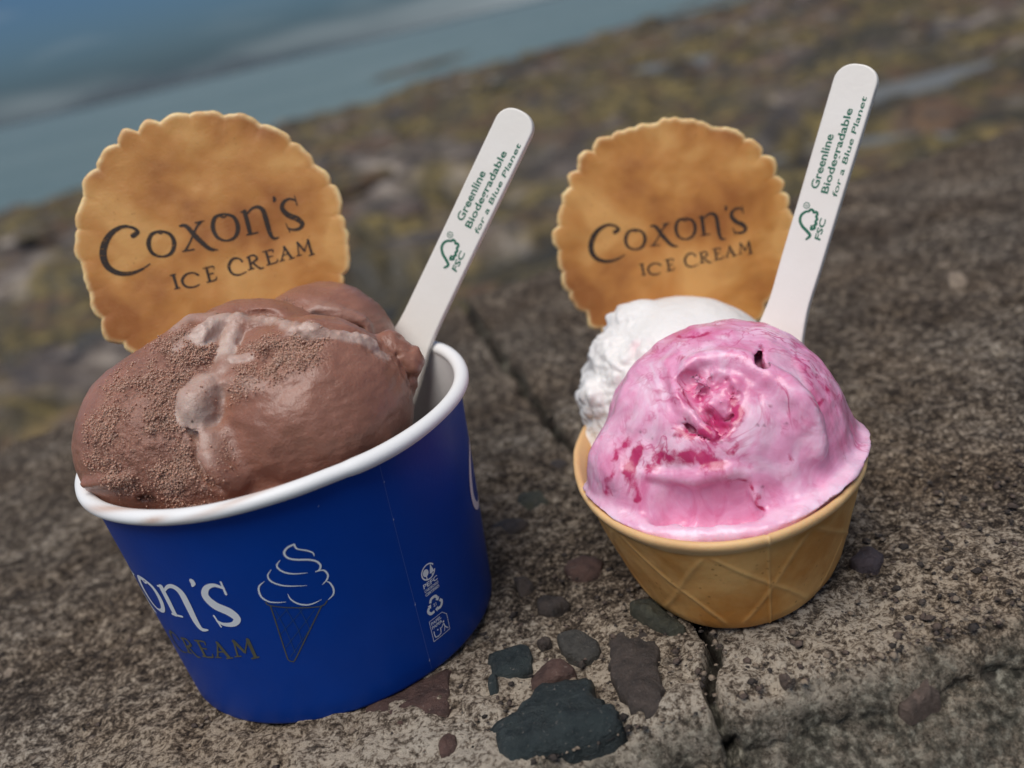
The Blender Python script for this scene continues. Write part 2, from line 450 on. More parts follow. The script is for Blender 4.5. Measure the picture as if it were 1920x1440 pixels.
IC_lattice=[[[-2.44,33.54],[-1.89,27.53],[-1.88,20.95]],[[-0.15,32.91],[0.61,27.35],[0.41,23.33]],[[2.49,32.06],[2.9,27.93],[2.96,26.03]],[[-2.84,30.46],[0.23,32.79]],[[-3.21,26.78],[3.24,31.8]],[[-3.4,22.99],[5.41,30.73]],[[-3.24,20.18],[3.64,26.87]]]
ST_T=[[-23.0,158.5],[-21.5,164.1],[-12.7,168.5],[-10.5,172.1],[-2.4,173.3],[1.9,171.2],[1.9,164.5],[4.7,158.3],[5.5,153.0],[-2.0,151.6],[-11.0,151.7],[-16.6,150.7],[-20.4,153.8]]
ST_T2=[[-20.1,188.3],[-13.2,187.9],[-10.1,186.5],[-11.1,178.8],[-18.7,179.1],[-20.3,180.3]]
ST_T3=[[-20.8,179.8],[-18.6,178.5],[-18.7,173.9],[-20.7,174.2]]
ST_R=[[-11.1,177.0],[-7.7,179.9],[-3.1,178.6],[-1.0,174.5],[-2.4,172.7],[-10.4,172.4]]
ST_Br=[[-49.9,180.3],[-30.2,187.0],[-29.5,182.4],[-30.1,171.2],[-37.3,170.2],[-46.4,172.8]]
ST_Dk=[[9.3,186.9],[15.5,185.8],[19.4,181.7],[16.9,168.0],[15.6,157.6],[11.9,155.3],[8.2,158.1],[6.4,167.3],[6.6,176.5]]
ST_G=[[-3.5,187.9],[-0.1,189.2],[5.6,184.4],[5.2,179.5],[1.5,178.4],[-2.6,182.4]]
ST_G2=[[-6.6,203.7],[-3.8,205.6],[0.7,203.7],[1.2,200.6],[-3.0,197.9],[-6.2,199.2]]
ST_R2=[[2.2,217.3],[5.2,219.4],[10.4,217.6],[12.6,214.5],[10.0,209.9],[3.2,212.0]]
ST_Gr=[[15.7,194.7],[18.5,196.0],[22.1,190.0],[25.7,180.5],[22.0,179.6],[17.8,185.5],[15.3,190.6]]
ST_R3=[[-32.5,161.6],[-31.0,163.6],[-28.9,163.2],[-28.4,160.3],[-30.1,157.4],[-32.2,158.5]]
ST_R4=[[-12.8,150.9],[-9.7,150.6],[-0.7,147.2],[1.4,144.1],[-3.9,144.0],[-13.4,147.9]]
ST_Gr2=[[17.0,145.4],[18.8,147.2],[21.4,146.8],[26.6,144.1],[25.8,141.7],[19.2,141.6],[16.6,142.8]]
ST_Q=[[27.2,148.2],[30.1,150.1],[31.9,147.1],[29.4,143.2],[26.9,144.8]]
ST_Gr3=[[39.5,152.4],[41.2,152.3],[42.5,145.9],[41.1,144.9],[39.4,148.4]]
ST_Br2=[[61.4,151.3],[68.7,154.3],[70.8,152.9],[69.3,151.3],[63.0,149.6]]
ST_D2=[[-8.5,189.8],[-5.7,189.8],[-5.0,187.1],[-7.7,186.2]]
ST_Pu=[[69.1,192.1],[73.6,193.9],[76.9,190.2],[73.2,185.8],[68.9,186.9]]
ST_Br3=[[58.5,161.2],[62.0,161.0],[63.1,157.2],[61.0,155.7],[57.6,157.6]]
ST_Br4=[[39.9,158.5],[41.7,158.5],[42.1,156.7],[40.2,156.3]]
ST_G3=[[75.2,176.5],[79.2,176.8],[79.1,172.8],[75.8,171.5],[74.2,173.5]]
ST_G4=[[78.7,169.7],[82.6,170.1],[83.3,167.2],[79.5,165.6]]
ST_W1=[[-156.8,229.7],[-154.7,231.8],[-150.2,228.0],[-150.7,224.6],[-154.0,225.8]]
ST_D3=[[-11.6,215.8],[-8.0,215.9],[-6.6,211.4],[-10.3,209.8]]
ST_G5=[[-6.4,262.9],[0.8,261.5],[3.1,253.8],[-2.5,250.2],[-7.2,254.6]]
ST_G6=[[2.9,279.5],[8.6,280.3],[11.9,272.3],[7.2,269.9]]
ST_W2=[[179.3,356.1],[186.7,357.3],[182.4,345.5],[175.6,346.5]]
ST_D4=[[-16.9,246.9],[-9.7,248.5],[-4.3,242.9],[-10.6,238.1],[-16.4,239.8]]
CRACK=[[-22.5,555.4],[-12.7,478.2],[-5.1,418.3],[1.6,376.8],[6.5,336.8],[11.5,310.2],[15.3,283.1],[18.6,250.8],[23.5,220.4],[27.5,195.4],[30.9,174.7],[27.4,164.6],[26.1,158.1],[26.6,151.4],[24.7,145.9],[21.2,141.2]]
MM = 0.001
# ------------------------------------------------------------------ materials of the setting
def mat_concrete():
    t = NT('weathered_concrete')
    grain = t.noise(980, 6, 0.72)
    coarse = t.noise(300, 5, 0.62)
    big = t.noise(26, 4, 0.6)
    lump = t.math('ADD', t.math('MULTIPLY', grain, 0.70), t.math('MULTIPLY', coarse, 0.40))
    lump = t.math('ADD', lump, t.math('MULTIPLY', t.math('SUBTRACT', big, 0.5), 0.17))
    tone = t.math('ADD', lump, t.math('MULTIPLY', t.math('SUBTRACT', t.attr('weather'), 0.5), 0.20))
    col = t.ramp(tone, (0.470, (0.030, 0.022, 0.016)), (0.54, (0.108, 0.083, 0.062)), (0.595, (0.28, 0.225, 0.168)), (0.655, (0.60, 0.52, 0.415)))
    brown = t.mix(t.ramp(t.noise(14, 3, 0.55), (0.38, 0.0), (0.66, 1.0)), (1, 1, 1), (0.88, 0.79, 0.70), 'MIX')
    col = t.mix(1.0, col, brown, 'MULTIPLY')
    # lichen-dark, greener concrete on the near face and the crack
    dark = t.ramp(t.math('ADD', t.attr('dirt'), t.math('MULTIPLY', t.math('SUBTRACT', t.noise(120, 5, 0.7), 0.5), 0.9)), (0.38, 0.0), (0.75, 1.0))
    col = t.mix(dark, col, t.ramp(t.noise(420, 4, 0.65), (0.40, (0.036, 0.032, 0.023)), (0.54, (0.135, 0.122, 0.092)), (0.68, (0.42, 0.385, 0.30))))
    spots = t.ramp(t.voro(95, 'F1'), (0.10, 1.0), (0.16, 0.0))
    col = t.mix(t.math('MULTIPLY', spots, 0.5), col, (0.09, 0.075, 0.062))
    col = t.mix(t.attr('joint'), col, (0.022, 0.016, 0.011))
    t.color(col).rough(t.ramp(grain, (0.3, 0.75), (0.7, 0.95)))
    t.set(**{'Specular IOR Level': 0.25})
    b = t.bump(lump, 1.0, 0.0026)
    b = t.bump(t.noise(2300, 3, 0.6), 0.5, 0.0005, b)
    t.normal(b)
    return t.m

def mat_stone(name, c1, c2, rough=0.6):
    t = NT(name)
    n = t.noise(260, 5, 0.65, 0.4)
    col = t.ramp(n, (0.32, c1), (0.68, c2))
    speck = t.ramp(t.noise(1500, 2, 0.5), (0.66, 0.0), (0.74, 1.0))
    col = t.mix(t.math('MULTIPLY', speck, 0.35), col, (0.35, 0.30, 0.25))
    t.color(col).rough(rough)
    t.normal(t.bump(t.noise(420, 7, 0.72), 0.8, 0.0020))
    return t.m

M_CONC = mat_concrete()
STONE = {
    'teal': mat_stone('dark_teal_stone', (0.008, 0.014, 0.0145), (0.030, 0.041, 0.040), 0.5),
    'red': mat_stone('red_brown_stone', (0.040, 0.020, 0.015), (0.115, 0.062, 0.047)),
    'brown': mat_stone('brown_stone', (0.05, 0.036, 0.028), (0.16, 0.11, 0.085)),
    'dark': mat_stone('dark_brown_stone', (0.022, 0.017, 0.014), (0.075, 0.055, 0.044)),
    'grey': mat_stone('grey_stone', (0.022, 0.021, 0.018), (0.075, 0.068, 0.057)),
    'green': mat_stone('greenish_stone', (0.024, 0.025, 0.016), (0.085, 0.082, 0.053)),
    'pale': mat_stone('pale_quartz', (0.17, 0.125, 0.09), (0.36, 0.28, 0.20)),
    'purple': mat_stone('purple_brown_stone', (0.030, 0.022, 0.026), (0.085, 0.062, 0.066)),
}

# ------------------------------------------------------------------ sea wall: top, rounded edges, both faces
FRONT = lambda x: 0.1478 + 0.082 * np.clip(x, -0.35, 0.6)
BACK = lambda x: 0.503 + 0.258 * np.clip(x, -0.55, 0.8)
def build_wall():
    xs = np.concatenate([np.linspace(-2.6, -0.42, 70)[:-1], np.linspace(-0.42, -0.16, 200)[:-1], np.linspace(-0.16, 0.15, 420)[:-1],
                         np.linspace(0.15, 0.5, 240)[:-1], np.linspace(0.5, 2.8, 70)])
    q = np.linspace(0, 1, 430)
    tt = 0.45 * q + 0.55 * q ** 2.0            # rows lie closer together near the front edge
    nf, nb = 46, 22
    rows = [('f', k) for k in range(nf)] + [('t', v) for v in tt] + [('b', k) for k in range(nb)]
    X = np.repeat(xs[:, None], len(rows), 1)
    Y = np.zeros_like(X); Z = np.zeros_like(X); D = np.zeros_like(X)
    fr, ba = FRONT(xs), BACK(xs)
    rad = 0.010
    for j, (kind, v) in enumerate(rows):
        if kind == 't':
            Y[:, j] = fr + rad + v * (ba - fr - 2 * rad); Z[:, j] = 0
        elif kind == 'f':
            if v < 24:                          # the face, from its foot up
                f = (1 - (v / 24.0)); d = 0.9 * f ** 3.6
                Y[:, j] = fr - np.minimum(d, 0.05) * 1.2 - max(d - 0.05, 0) * 0.25; Z[:, j] = -rad - d
            else:
                a = (v - 24) / (nf - 24) * math.pi / 2
                Y[:, j] = fr + rad - rad * math.cos(a); Z[:, j] = -rad + rad * math.sin(a)
        else:
            a = min((v + 1) / 10.0, 1.0) * math.pi / 2
            Y[:, j] = ba - rad + rad * math.sin(a); Z[:, j] = -rad + rad * math.cos(a)
            if v >= 10: Z[:, j] = -rad - 1.1 * ((v - 9) / (nb - 10)) ** 2
    V = np.stack([X, Y, Z], -1).reshape(-1, 3)
    flat = V.copy()
    big = fbm(V, 0.09, 3, 0.5, 3) * 0.0016
    mid = fbm(V, 0.014, 3, 0.6, 9) * 0.00075
    fine = fbm(V, 0.0032, 2, 0.65, 21) * 0.00060
    up_w = sstep(V[:, 2], -0.010, -0.002)
    h = big + mid + fine
    near_edge = 1 - sstep(np.abs(V[:, 1] - (FRONT(V[:, 0]) + 0.004)), 0.0, 0.02)
    h += near_edge * fbm(V, 0.02, 3, 0.55, 33) * 0.0014
    # the joint that runs from the far edge to the near one, widening towards the front
    d, par = seg_dist(V[:, :2] + 0.0013 * np.stack([fbm(V, 0.012, 2, .5, 41), fbm(V, 0.012, 2, .5, 43)], -1), np.array(CRACK) * MM)
    wid = np.interp(V[:, 1], [0.14, 0.17, 0.2, 0.3, 0.5], [0.0013, 0.0013, 0.0010, 0.0017, 0.0030])
    crack = 1 - sstep(d, wid * 0.4, wid * 1.5)
    h -= crack * 0.0060
    right = sstep(V[:, 0] - np.interp(V[:, 1], np.array(CRACK)[::-1, 1] * MM, np.array(CRACK)[::-1, 0] * MM), -0.001, 0.003) * sstep(V[:, 1], 0.2, 0.3)
    h += right * 0.0022
    # pits
    pit = vnoise(V, 0.0075, 77); h -= sstep(pit, 0.45, 0.8) * 0.0012
    out = V.copy()
    out[:, 2] += h * up_w
    out[:, 1] -= (1 - up_w) * h * 1.6
    # the places where the pebbles sit are level
    me = npmesh('sea_wall', out, grid_faces(len(xs), len(rows)))
    dirt = np.maximum(crack * 0.95, 0)
    face = 1 - sstep(flat[:, 1] - FRONT(flat[:, 0]), -0.001, 0.014)
    dirt = np.maximum(dirt, face * 0.66)
    attr(me, 'dirt', dirt); attr(me, 'joint', np.clip(crack * 1.15 - 0.1, 0, 1) * up_w * np.clip(0.8 + 0.7 * fbm(V, 0.006, 2, .5, 51), 0.2, 1))
    wx = 0.5 + 0.45 * np.exp(-(((V[:, 0] + 0.030) / 0.150) ** 2 + ((V[:, 1] - 0.160) / 0.034) ** 2)) - 0.10 * sstep(V[:, 1], 0.22, 0.40)
    attr(me, 'weather', wx)
    return link('sea_wall', me, M_CONC)
sea_wall = build_wall()
tag(sea_wall, 'rough weathered concrete wall top with embedded stones under both ices', 'wall')

def embedded_stone(poly, mat, height=0.0012, seed=0):
    height = height * 1.35
    p = np.asarray(poly, dtype=float) * MM
    r = crom(p, 5, closed=True)
    r = r * 0.55 + 0.45 * np.concatenate([p[[i]] + (p[[(i + 1) % len(p)]] - p[[i]]) * np.linspace(0, 1, 5, endpoint=False)[:, None] for i in range(len(p))])
    n = len(r); c = r.mean(0)
    size = np.linalg.norm(r - c, axis=1).mean()
    rng = np.random.default_rng(seed)
    r = r + rng.normal(0, size * 0.03, r.shape)
    r_in = r.copy()
    for _ in range(6): r_in = 0.5 * r_in + 0.25 * (np.roll(r_in, 1, 0) + np.roll(r_in, -1, 0))
    rings = [(1.03, -0.004), (1.01, -0.0006), (0.98, 0.30), (0.94, 0.50), (0.88, 0.66), (0.78, 0.80), (0.66, 0.89), (0.53, 0.95), (0.40, 0.98), (0.27, 1.0), (0.14, 1.0)]
    tilt = rng.normal(0, 0.35, 2) * height / size
    V = []
    for k, (s, z) in enumerate(rings):
        mixk = min(1.0, max(0.0, (1.0 - s) * 5))
        q = c + ((r * (1 - mixk) + r_in * mixk) - c) * s
        zz = np.full(n, z if z < 0 else z * height)
        q3 = np.concatenate([q, zz[:, None]], 1)
        if z > 0:
            q3[:, 2] += fbm(np.concatenate([q, np.full((n, 1), seed * 0.01)], 1), min(size * 1.1, 0.006), 4, 0.55, seed) * height * 0.42 + (q - c) @ tilt
        V.append(q3)
    V = np.concatenate(V + [np.array([[c[0], c[1], height * 1.02]])])
    e = np.clip((FRONT(V[:, 0]) + 0.010 - V[:, 1]) / 0.010, 0, 0.98)      # stones near the edge follow its rounding
    V[:, 2] -= 0.010 * (1 - np.sqrt(1 - e * e))
    F = []
    for k in range(len(rings) - 1):
        for i in range(n):
            F.append((k * n + i, k * n + (i + 1) % n, (k + 1) * n + (i + 1) % n, (k + 1) * n + i))
    k = len(rings) - 1
    for i in range(n): F.append((k * n + i, k * n + (i + 1) % n, len(V) - 1))
    me = bpy.data.meshes.new('embedded_stone'); me.from_pydata([tuple(v) for v in V], [], F); me.update()
    a = sum((r[i][0] * r[(i + 1) % n][1] - r[(i + 1) % n][0] * r[i][1]) for i in range(n))
    if a < 0: me.flip_normals()
    o = link('embedded_stone', me, STONE[mat], sea_wall)
    return o
stones = [
    (ST_T, 'teal', 0.0022), (ST_T2, 'teal', 0.0013), (ST_T3, 'teal', 0.0011), (ST_R, 'red', 0.0014), (ST_Br, 'red', 0.0008), (ST_Dk, 'dark', 0.0011),
    (ST_G, 'grey', 0.0015), (ST_G2, 'dark', 0.0014), (ST_R2, 'red', 0.0015), (ST_Gr, 'green', 0.0022), (ST_R3, 'red', 0.0009),
    (ST_R4, 'purple', 0.0010), (ST_Gr2, 'grey', 0.0018), (ST_Br2, 'brown', 0.0011),
    (ST_D2, 'dark', 0.0010), (ST_Pu, 'purple', 0.0012), (ST_Br4, 'brown', 0.0009), 
    (ST_W1, 'pale', 0.0012), (ST_D3, 'dark', 0.0012), (ST_G5, 'green', 0.0016), (ST_G6, 'dark', 0.0016),
    (ST_W2, 'pale', 0.0030), (ST_D4, 'dark', 0.0014)]
for i, (poly, mt, hh) in enumerate(stones): embedded_stone(poly, mt, hh, i + 3)
sea_wall.children[0]['label'] = 'large dark teal angular stone set in the concrete'

# loose and half-buried grit on the wall top: real grains, too many and too small to count
def build_grit(count, seed, mat, smin, smax, sink):
    rng = np.random.default_rng(seed)
    x = rng.uniform(-0.33, 0.40, count * 2); f = rng.random(count * 2) ** 1.6
    y = FRONT(x) + 0.004 + f * (BACK(x) - FRONT(x) - 0.012)
    keep = np.abs(x - 0.01) < 0.03 + y * 0.80
    x, y = x[keep][:count], y[keep][:count]; count = len(x)
    inside = (np.hypot(x + 0.0573, y - 0.218) < 0.041) | (((x - 0.0494) / 0.030) ** 2 + ((y - 0.2216) / 0.048) ** 2 < 1)
    x, y = x[~inside], y[~inside]; count = len(x)
    octa = np.array([(1, 0, 0), (0.3, 0.95, 0), (-0.8, 0.6, 0), (-0.8, -0.6, 0), (0.3, -0.95, 0), (0.1, 0, 0.75), (0, 0.1, -0.6)])
    tri = np.array([(0, 1, 5), (1, 2, 5), (2, 3, 5), (3, 4, 5), (4, 0, 5), (1, 0, 6), (2, 1, 6), (3, 2, 6), (4, 3, 6), (0, 4, 6)])
    r = (smin + (smax - smin) * rng.random(count) ** 3) * MM
    a = rng.uniform(0, 2 * np.pi, count)
    sh = octa[None] * (1 + rng.normal(0, 0.22, (count, 7, 3))) * np.stack([0.8 + 0.5 * rng.random(count), 0.7 + 0.4 * rng.random(count), 0.6 + 0.4 * rng.random(count)], -1)[:, None, :]
    c, s = np.cos(a)[:, None], np.sin(a)[:, None]
    sx, sy = sh[..., 0] * c - sh[..., 1] * s, sh[..., 0] * s + sh[..., 1] * c
    z0 = -sink * r
    V = np.stack([x[:, None] + sx * r[:, None], y[:, None] + sy * r[:, None], z0[:, None] + sh[..., 2] * r[:, None]], -1).reshape(-1, 3)
    F = (tri[None] + (np.arange(count) * 7)[:, None, None]).reshape(-1, 3)
    o = link('grit', npmesh('grit', V, F), mat, sea_wall, smooth=False); o['kind'] = 'stuff'
build_grit(7000, 3, STONE['pale'], 0.30, 1.1, 0.0)
build_grit(3200, 4, STONE['dark'], 0.35, 1.25, 0.05)
build_grit(3200, 6, STONE['brown'], 0.35, 1.35, 0.05)

# ------------------------------------------------------------------ shore, sea, headland
SEA_Z = -1.05
def mat_shore():
    t = NT('weedy_rock')
    n1 = t.noise(0.8, 5, 0.6, 0.3); n2 = t.noise(3.1, 5, 0.62, 0.4); n3 = t.noise(11, 4, 0.6)
    rock = t.ramp(n2, (0.38, (0.026, 0.020, 0.016)), (0.52, (0.10, 0.076, 0.058)), (0.66, (0.36, 0.30, 0.24)))
    weed = t.ramp(n3, (0.34, (0.016, 0.014, 0.008)), (0.5, (0.085, 0.062, 0.018)), (0.68, (0.235, 0.172, 0.052)))
    rust = t.ramp(n3, (0.35, (0.034, 0.022, 0.014)), (0.65, (0.15, 0.078, 0.038)))
    col = t.mix(t.ramp(n1, (0.42, 0.0), (0.50, 1.0)), rock, weed)
    col = t.mix(t.ramp(t.noise(0.55, 4, 0.65), (0.52, 0.0), (0.60, 0.8)), col, (0.022, 0.019, 0.013))
    col = t.mix(t.ramp(t.noise(1.7, 4, 0.6), (0.52, 0.0), (0.62, 0.85)), col, rust)
    t.color(col).rough(t.ramp(n3, (0.3, 0.35), (0.7, 0.8)))
    t.normal(t.bump(n3, 0.8, 0.06))
    return t.m
M_SHORE = mat_shore()
POOLS = [(2.75, 11.3, -0.90, 0.50, 1.1), (2.95, 5.60, -0.80, 0.65, 0.34), (1.55, 3.81, -0.72, 0.36, 0.34)]
def shore_line(x): return 19.5 + 0.92 * np.clip(x, -16, 40)
def shore_h(P):
    x, y = P[:, 0], P[:, 1]
    sl = shore_line(x)
    f = y / sl
    base = np.interp(f, [0, 0.06, 0.35, 0.8, 1.0, 1.25, 2.0], [-0.62, -0.66, -0.80, -0.96, -1.06, -1.28, -2.2])
    Q = np.stack([x, y, x * 0], -1)
    R = np.stack([x * 0.55 + y * 0.25, y * 1.25 - x * 0.3, x * 0], -1)
    h = fbm(R, 2.6, 3, 0.5, 5) * 0.10 + np.abs(fbm(R, 0.95, 3, 0.55, 8)) * 0.12 - 0.05
    h += (1 - np.abs(vnoise(Q, 0.42, 15))) * 0.07 + fbm(Q, 0.16, 2, 0.5, 18) * 0.022
    z = base + h * 1.25
    for px, py, pz, ra, rb in POOLS:
        wob = 1 + 0.35 * fbm(Q, 0.8, 2, 0.5, 66)
        d = np.sqrt(((x - px) / ra) ** 2 + ((y - py) / rb) ** 2) * wob
        z = np.where(d < 1.6, z + (pz - 0.10 - z) * (1 - sstep(d, 0.75, 1.6)), z)
    return z, None
def build_shore():
    u = np.linspace(-1, 1, 380); v = np.linspace(0, 1, 420)
    y = 0.62 + 64 * (0.12 * v + 0.88 * v ** 2.4)
    U, Y = np.meshgrid(u, y, indexing='ij')
    X = (0.1 + U * 1.05) * (Y + 2.6)
    P = np.stack([X.ravel(), Y.ravel(), 0 * X.ravel()], -1)
    h, _ = shore_h(P); P[:, 2] = h
    return link('rocky_shore', npmesh('rocky_shore', P, grid_faces(len(u), len(y))), M_SHORE)
shore = tag(build_shore(), kind='structure')

def mat_sea():
    t = NT('sea_water')
    v = t.mapping((1.0, 2.2, 1.0), (0, 0, 0.25))
    n = t.noise(0.7, 5, 0.6, 0.2, v); n2 = t.noise(0.035, 4, 0.6, 0.3, t.mapping((0.5, 2.4, 1), (0, 0, 0.2)))
    col = t.mix(t.ramp(n2, (0.38, 0.0), (0.62, 1.0)), (0.10, 0.150, 0.142), (0.165, 0.215, 0.200))
    foam = t.ramp(t.noise(0.22, 5, 0.7, 0.4, t.mapping((0.5, 3.2, 1), (0, 0, 0.3))), (0.61, 0.0), (0.67, 1.0))
    col = t.mix(t.math('MULTIPLY', foam, 0.75), col, (0.55, 0.60, 0.60))
    t.color(col).rough(0.32)
    t.set(**{'Specular IOR Level': 0.5, 'IOR': 1.33})
    t.normal(t.bump(n, 0.6, 0.5))
    return t.m
M_SEA = mat_sea()
def build_sea():
    ys = np.concatenate([np.linspace(1.5, 60, 40), np.geomspace(70, 16000, 26)])
    us = np.linspace(-1, 1, 41)
    V = np.array([(u * (12 + 1.5 * y), y, SEA_Z) for u in us for y in ys])
    return link('sea', npmesh('sea', V, grid_faces(len(us), len(ys))), M_SEA)
sea = tag(build_sea(), kind='structure')

def build_pool(px, py, pz, ra, rb, k):
    n = 40; V = [(px, py, pz)]
    for f in (0.5, 1.0, 1.25):
        for a in np.linspace(0, 2 * np.pi, n, endpoint=False): V.append((px + ra * f * math.cos(a), py + rb * f * math.sin(a), pz))
    F = [(0, 1 + i, 1 + (i + 1) % n) for i in range(n)]
    for r0 in (0, 1):
        F += [(1 + r0 * n + i, 1 + (r0 + 1) * n + i, 1 + (r0 + 1) * n + (i + 1) % n, 1 + r0 * n + (i + 1) % n) for i in range(n)]
    me = bpy.data.meshes.new('tide_pool'); me.from_pydata(V, [], F); me.update()
    return link('tide_pool', me, M_POOL)
t = NT('pool_water'); t.color((0.14, 0.142, 0.132)).rough(0.5); t.normal(t.bump(t.noise(6, 3), 0.12, 0.02)); M_POOL = t.m
for k, p in enumerate(POOLS): tag(build_pool(*p, k), kind='structure')

def lumpy_rock(name, loc, size, seed, mat, flat=0.6):
    bm_u, bm_v = 22, 14
    th = np.linspace(0, 2 * np.pi, bm_u, endpoint=False); ph = np.linspace(0.02, math.pi - 0.02, bm_v)
    T, Pp = np.meshgrid(th, ph, indexing='ij')
    D = np.stack([np.cos(T) * np.sin(Pp), np.sin(T) * np.sin(Pp), np.cos(Pp)], -1).reshape(-1, 3)
    r = 1 + 0.32 * fbm(D + seed * 3.1, 0.9, 4, 0.55, seed)
    V = D * r[:, None] * np.array(size)
    V[:, 2] *= flat
    me = npmesh(name, V, grid_faces(bm_u, bm_v, wrap_u=True)[:, ::-1])
    o = link(name, me, mat); o.location = loc; o.rotation_euler = (0, 0, seed * 1.3)
    return o
# rocks lying on the shore, out of focus behind the wall
spots = []
rr = np.random.default_rng(8)
for k in range(46):
    f = rr.uniform(0.12, 0.97); az = rr.uniform(-0.42, 0.62)
    yy = f * 19.5 / max(0.45, 1 - 0.9 * math.tan(az)); xx = math.tan(az) * yy
    s = rr.uniform(0.10, 0.24) * (0.5 + 0.06 * yy)
    spots.append((xx, yy, s))
SM = [STONE['brown'], STONE['grey'], M_SHORE, M_SHORE, STONE['green']]
hz, _ = shore_h(np.array([(a, b, 0) for a, b, _ in spots]))
for k, ((a, b, s), z) in enumerate(zip(spots, hz)):
    o = lumpy_rock('shore_rock', (a, b, z + 0.02), (s * 1.25, s, s * 0.8), k + 2, SM[k % 5])
    tag(o, 'out of focus brown rock on the weedy shore behind the wall', 'rock', 'rocks on the shore')
o = lumpy_rock('sea_rock', (-0.6, 33.5, SEA_Z - 0.1), (3.2, 1.0, 0.45), 95, M_SHORE, 0.6)
tag(o, 'long low brown reef in the sea above the left spoon', 'rock')
def build_headland():
    xs = np.linspace(-2600, 2600, 200); rows = 9
    V = []
    for x in xs:
        e = sstep(np.array([x]), -2000, -1550)[0] * (1 - sstep(np.array([x]), -1000, -500)[0])
        h = 13 + 62 * e * (0.7 + 0.45 * mnoise.noise(Vector((x * 0.004, 3.3, 0))) + 0.2 * mnoise.noise(Vector((x * 0.016, 9, 0))))
        for j in range(rows):
            a = j / (rows - 1) * math.pi
            V.append((x, 4600 - 0.20 * x - 160 * math.cos(a), SEA_Z - 2 + h * math.sin(a)))
    t = NT('far_land'); t.color(t.ramp(t.noise(0.02, 4, 0.6), (0.4, (0.045, 0.062, 0.075)), (0.6, (0.065, 0.085, 0.095)))).rough(0.9)  # blue-grey haze of distance is put into the land's base colour
    return link('headland', npmesh('headland', V, grid_faces(len(xs), rows)), t.m)
tag(build_headland(), kind='structure')

# ------------------------------------------------------------------ materials of the ices
def paper(name, c, rough=0.45):
    t = NT(name)
    col = t.mix(t.ramp(t.noise(120, 3, 0.5), (0.35, 0.0), (0.7, 1.0)), c, tuple(v * 0.93 for v in c))
    t.color(col).rough(rough); t.normal(t.bump(t.noise(900, 3, 0.5), 0.12, 0.0003)); return t

t = paper('blue_card', (0.0, 0.042, 0.285), 0.40)
t.set(**{'Specular IOR Level': 0.20, 'Coat Weight': 0.0, 'Coat Roughness': 0.3}); M_BLUE = t.m
t = paper('white_card', (0.80, 0.79, 0.77), 0.5)
t.color(t.mix(t.attr('smear'), (0.82, 0.81, 0.79), (0.50, 0.30, 0.20))); M_RIM = t.m
M_LINING = paper('white_lining', (0.78, 0.76, 0.74), 0.4).m
M_PRINT = NT('white_print').color((0.74, 0.76, 0.78)).rough(0.45).m
t = NT('gold_print'); t.color(t.mix(t.noise(300, 2), (0.055, 0.060, 0.040), (0.12, 0.115, 0.075))).rough(0.4); M_GOLD = t.m
M_LATT = NT('teal_print').color((0.012, 0.055, 0.19)).rough(0.45).m
M_GREEN = NT('green_print').color((0.012, 0.135, 0.075)).rough(0.6).m
M_SEAM = NT('seam_card').color((0.05, 0.10, 0.36)).rough(0.5).m
M_FLECK = NT('bare_card').color((0.5, 0.52, 0.62)).rough(0.6).m

t = NT('spoon_board')
col = t.mix(t.ramp(t.noise(40, 4, 0.6), (0.35, 0.0), (0.7, 1.0)), (0.87, 0.825, 0.755), (0.82, 0.765, 0.685))
t.color(col).rough(0.55); t.normal(t.bump(t.noise(700, 4, 0.6), 0.15, 0.0004)); M_SPOON = t.m

t = NT('baked_wafer')
big = t.noise(44, 3, 0.5, 0.3); fine = t.noise(260, 5, 0.65)
col = t.ramp(big, (0.38, (0.37, 0.130, 0.025)), (0.50, (0.55, 0.235, 0.052)), (0.62, (0.69, 0.355, 0.105)))
col = t.mix(t.ramp(fine, (0.50, 0.0), (0.78, 0.22)), col, (0.60, 0.33, 0.11))
col = t.mix(t.math('MULTIPLY', t.attr('edge'), t.ramp(t.noise(300, 3), (0.35, 0.45), (0.6, 1.0))), col, (0.85, 0.62, 0.30))
t.color(col).rough(0.48).sss(0.25, (1.0, 0.5, 0.2), 0.0018)
pore = t.ramp(t.voro(640), (0.08, 1.0), (0.20, 0.0))
t.color(t.mix(t.math('MULTIPLY', pore, t.ramp(t.noise(120, 2), (0.52, 0.0), (0.64, 0.5))), col, (0.30, 0.11, 0.02)))
t.normal(t.bump(fine, 0.22, 0.0006, t.bump(t.noise(1400, 2, 0.5), 0.25, 0.0002))); M_WAFER = t.m
t = NT('branded_brown')
tr = t.n.new('ShaderNodeBsdfTransparent'); mx = t.n.new('ShaderNodeMixShader')
stripe = t.noise(1.0, 3, 0.6, 0.5, t.mapping((700, 2600, 700), (0.0, 0.25, 0.0)))
t.l.new(t.ramp(stripe, (0.56, 0.0), (0.68, 0.75)), mx.inputs['Fac']); t.l.new(t.b.outputs[0], mx.inputs[1]); t.l.new(tr.outputs[0], mx.inputs[2])
t.l.new(mx.outputs[0], t.out.inputs['Surface'])
t.color((0.030, 0.017, 0.010)).rough(0.7); M_BRAND = t.m

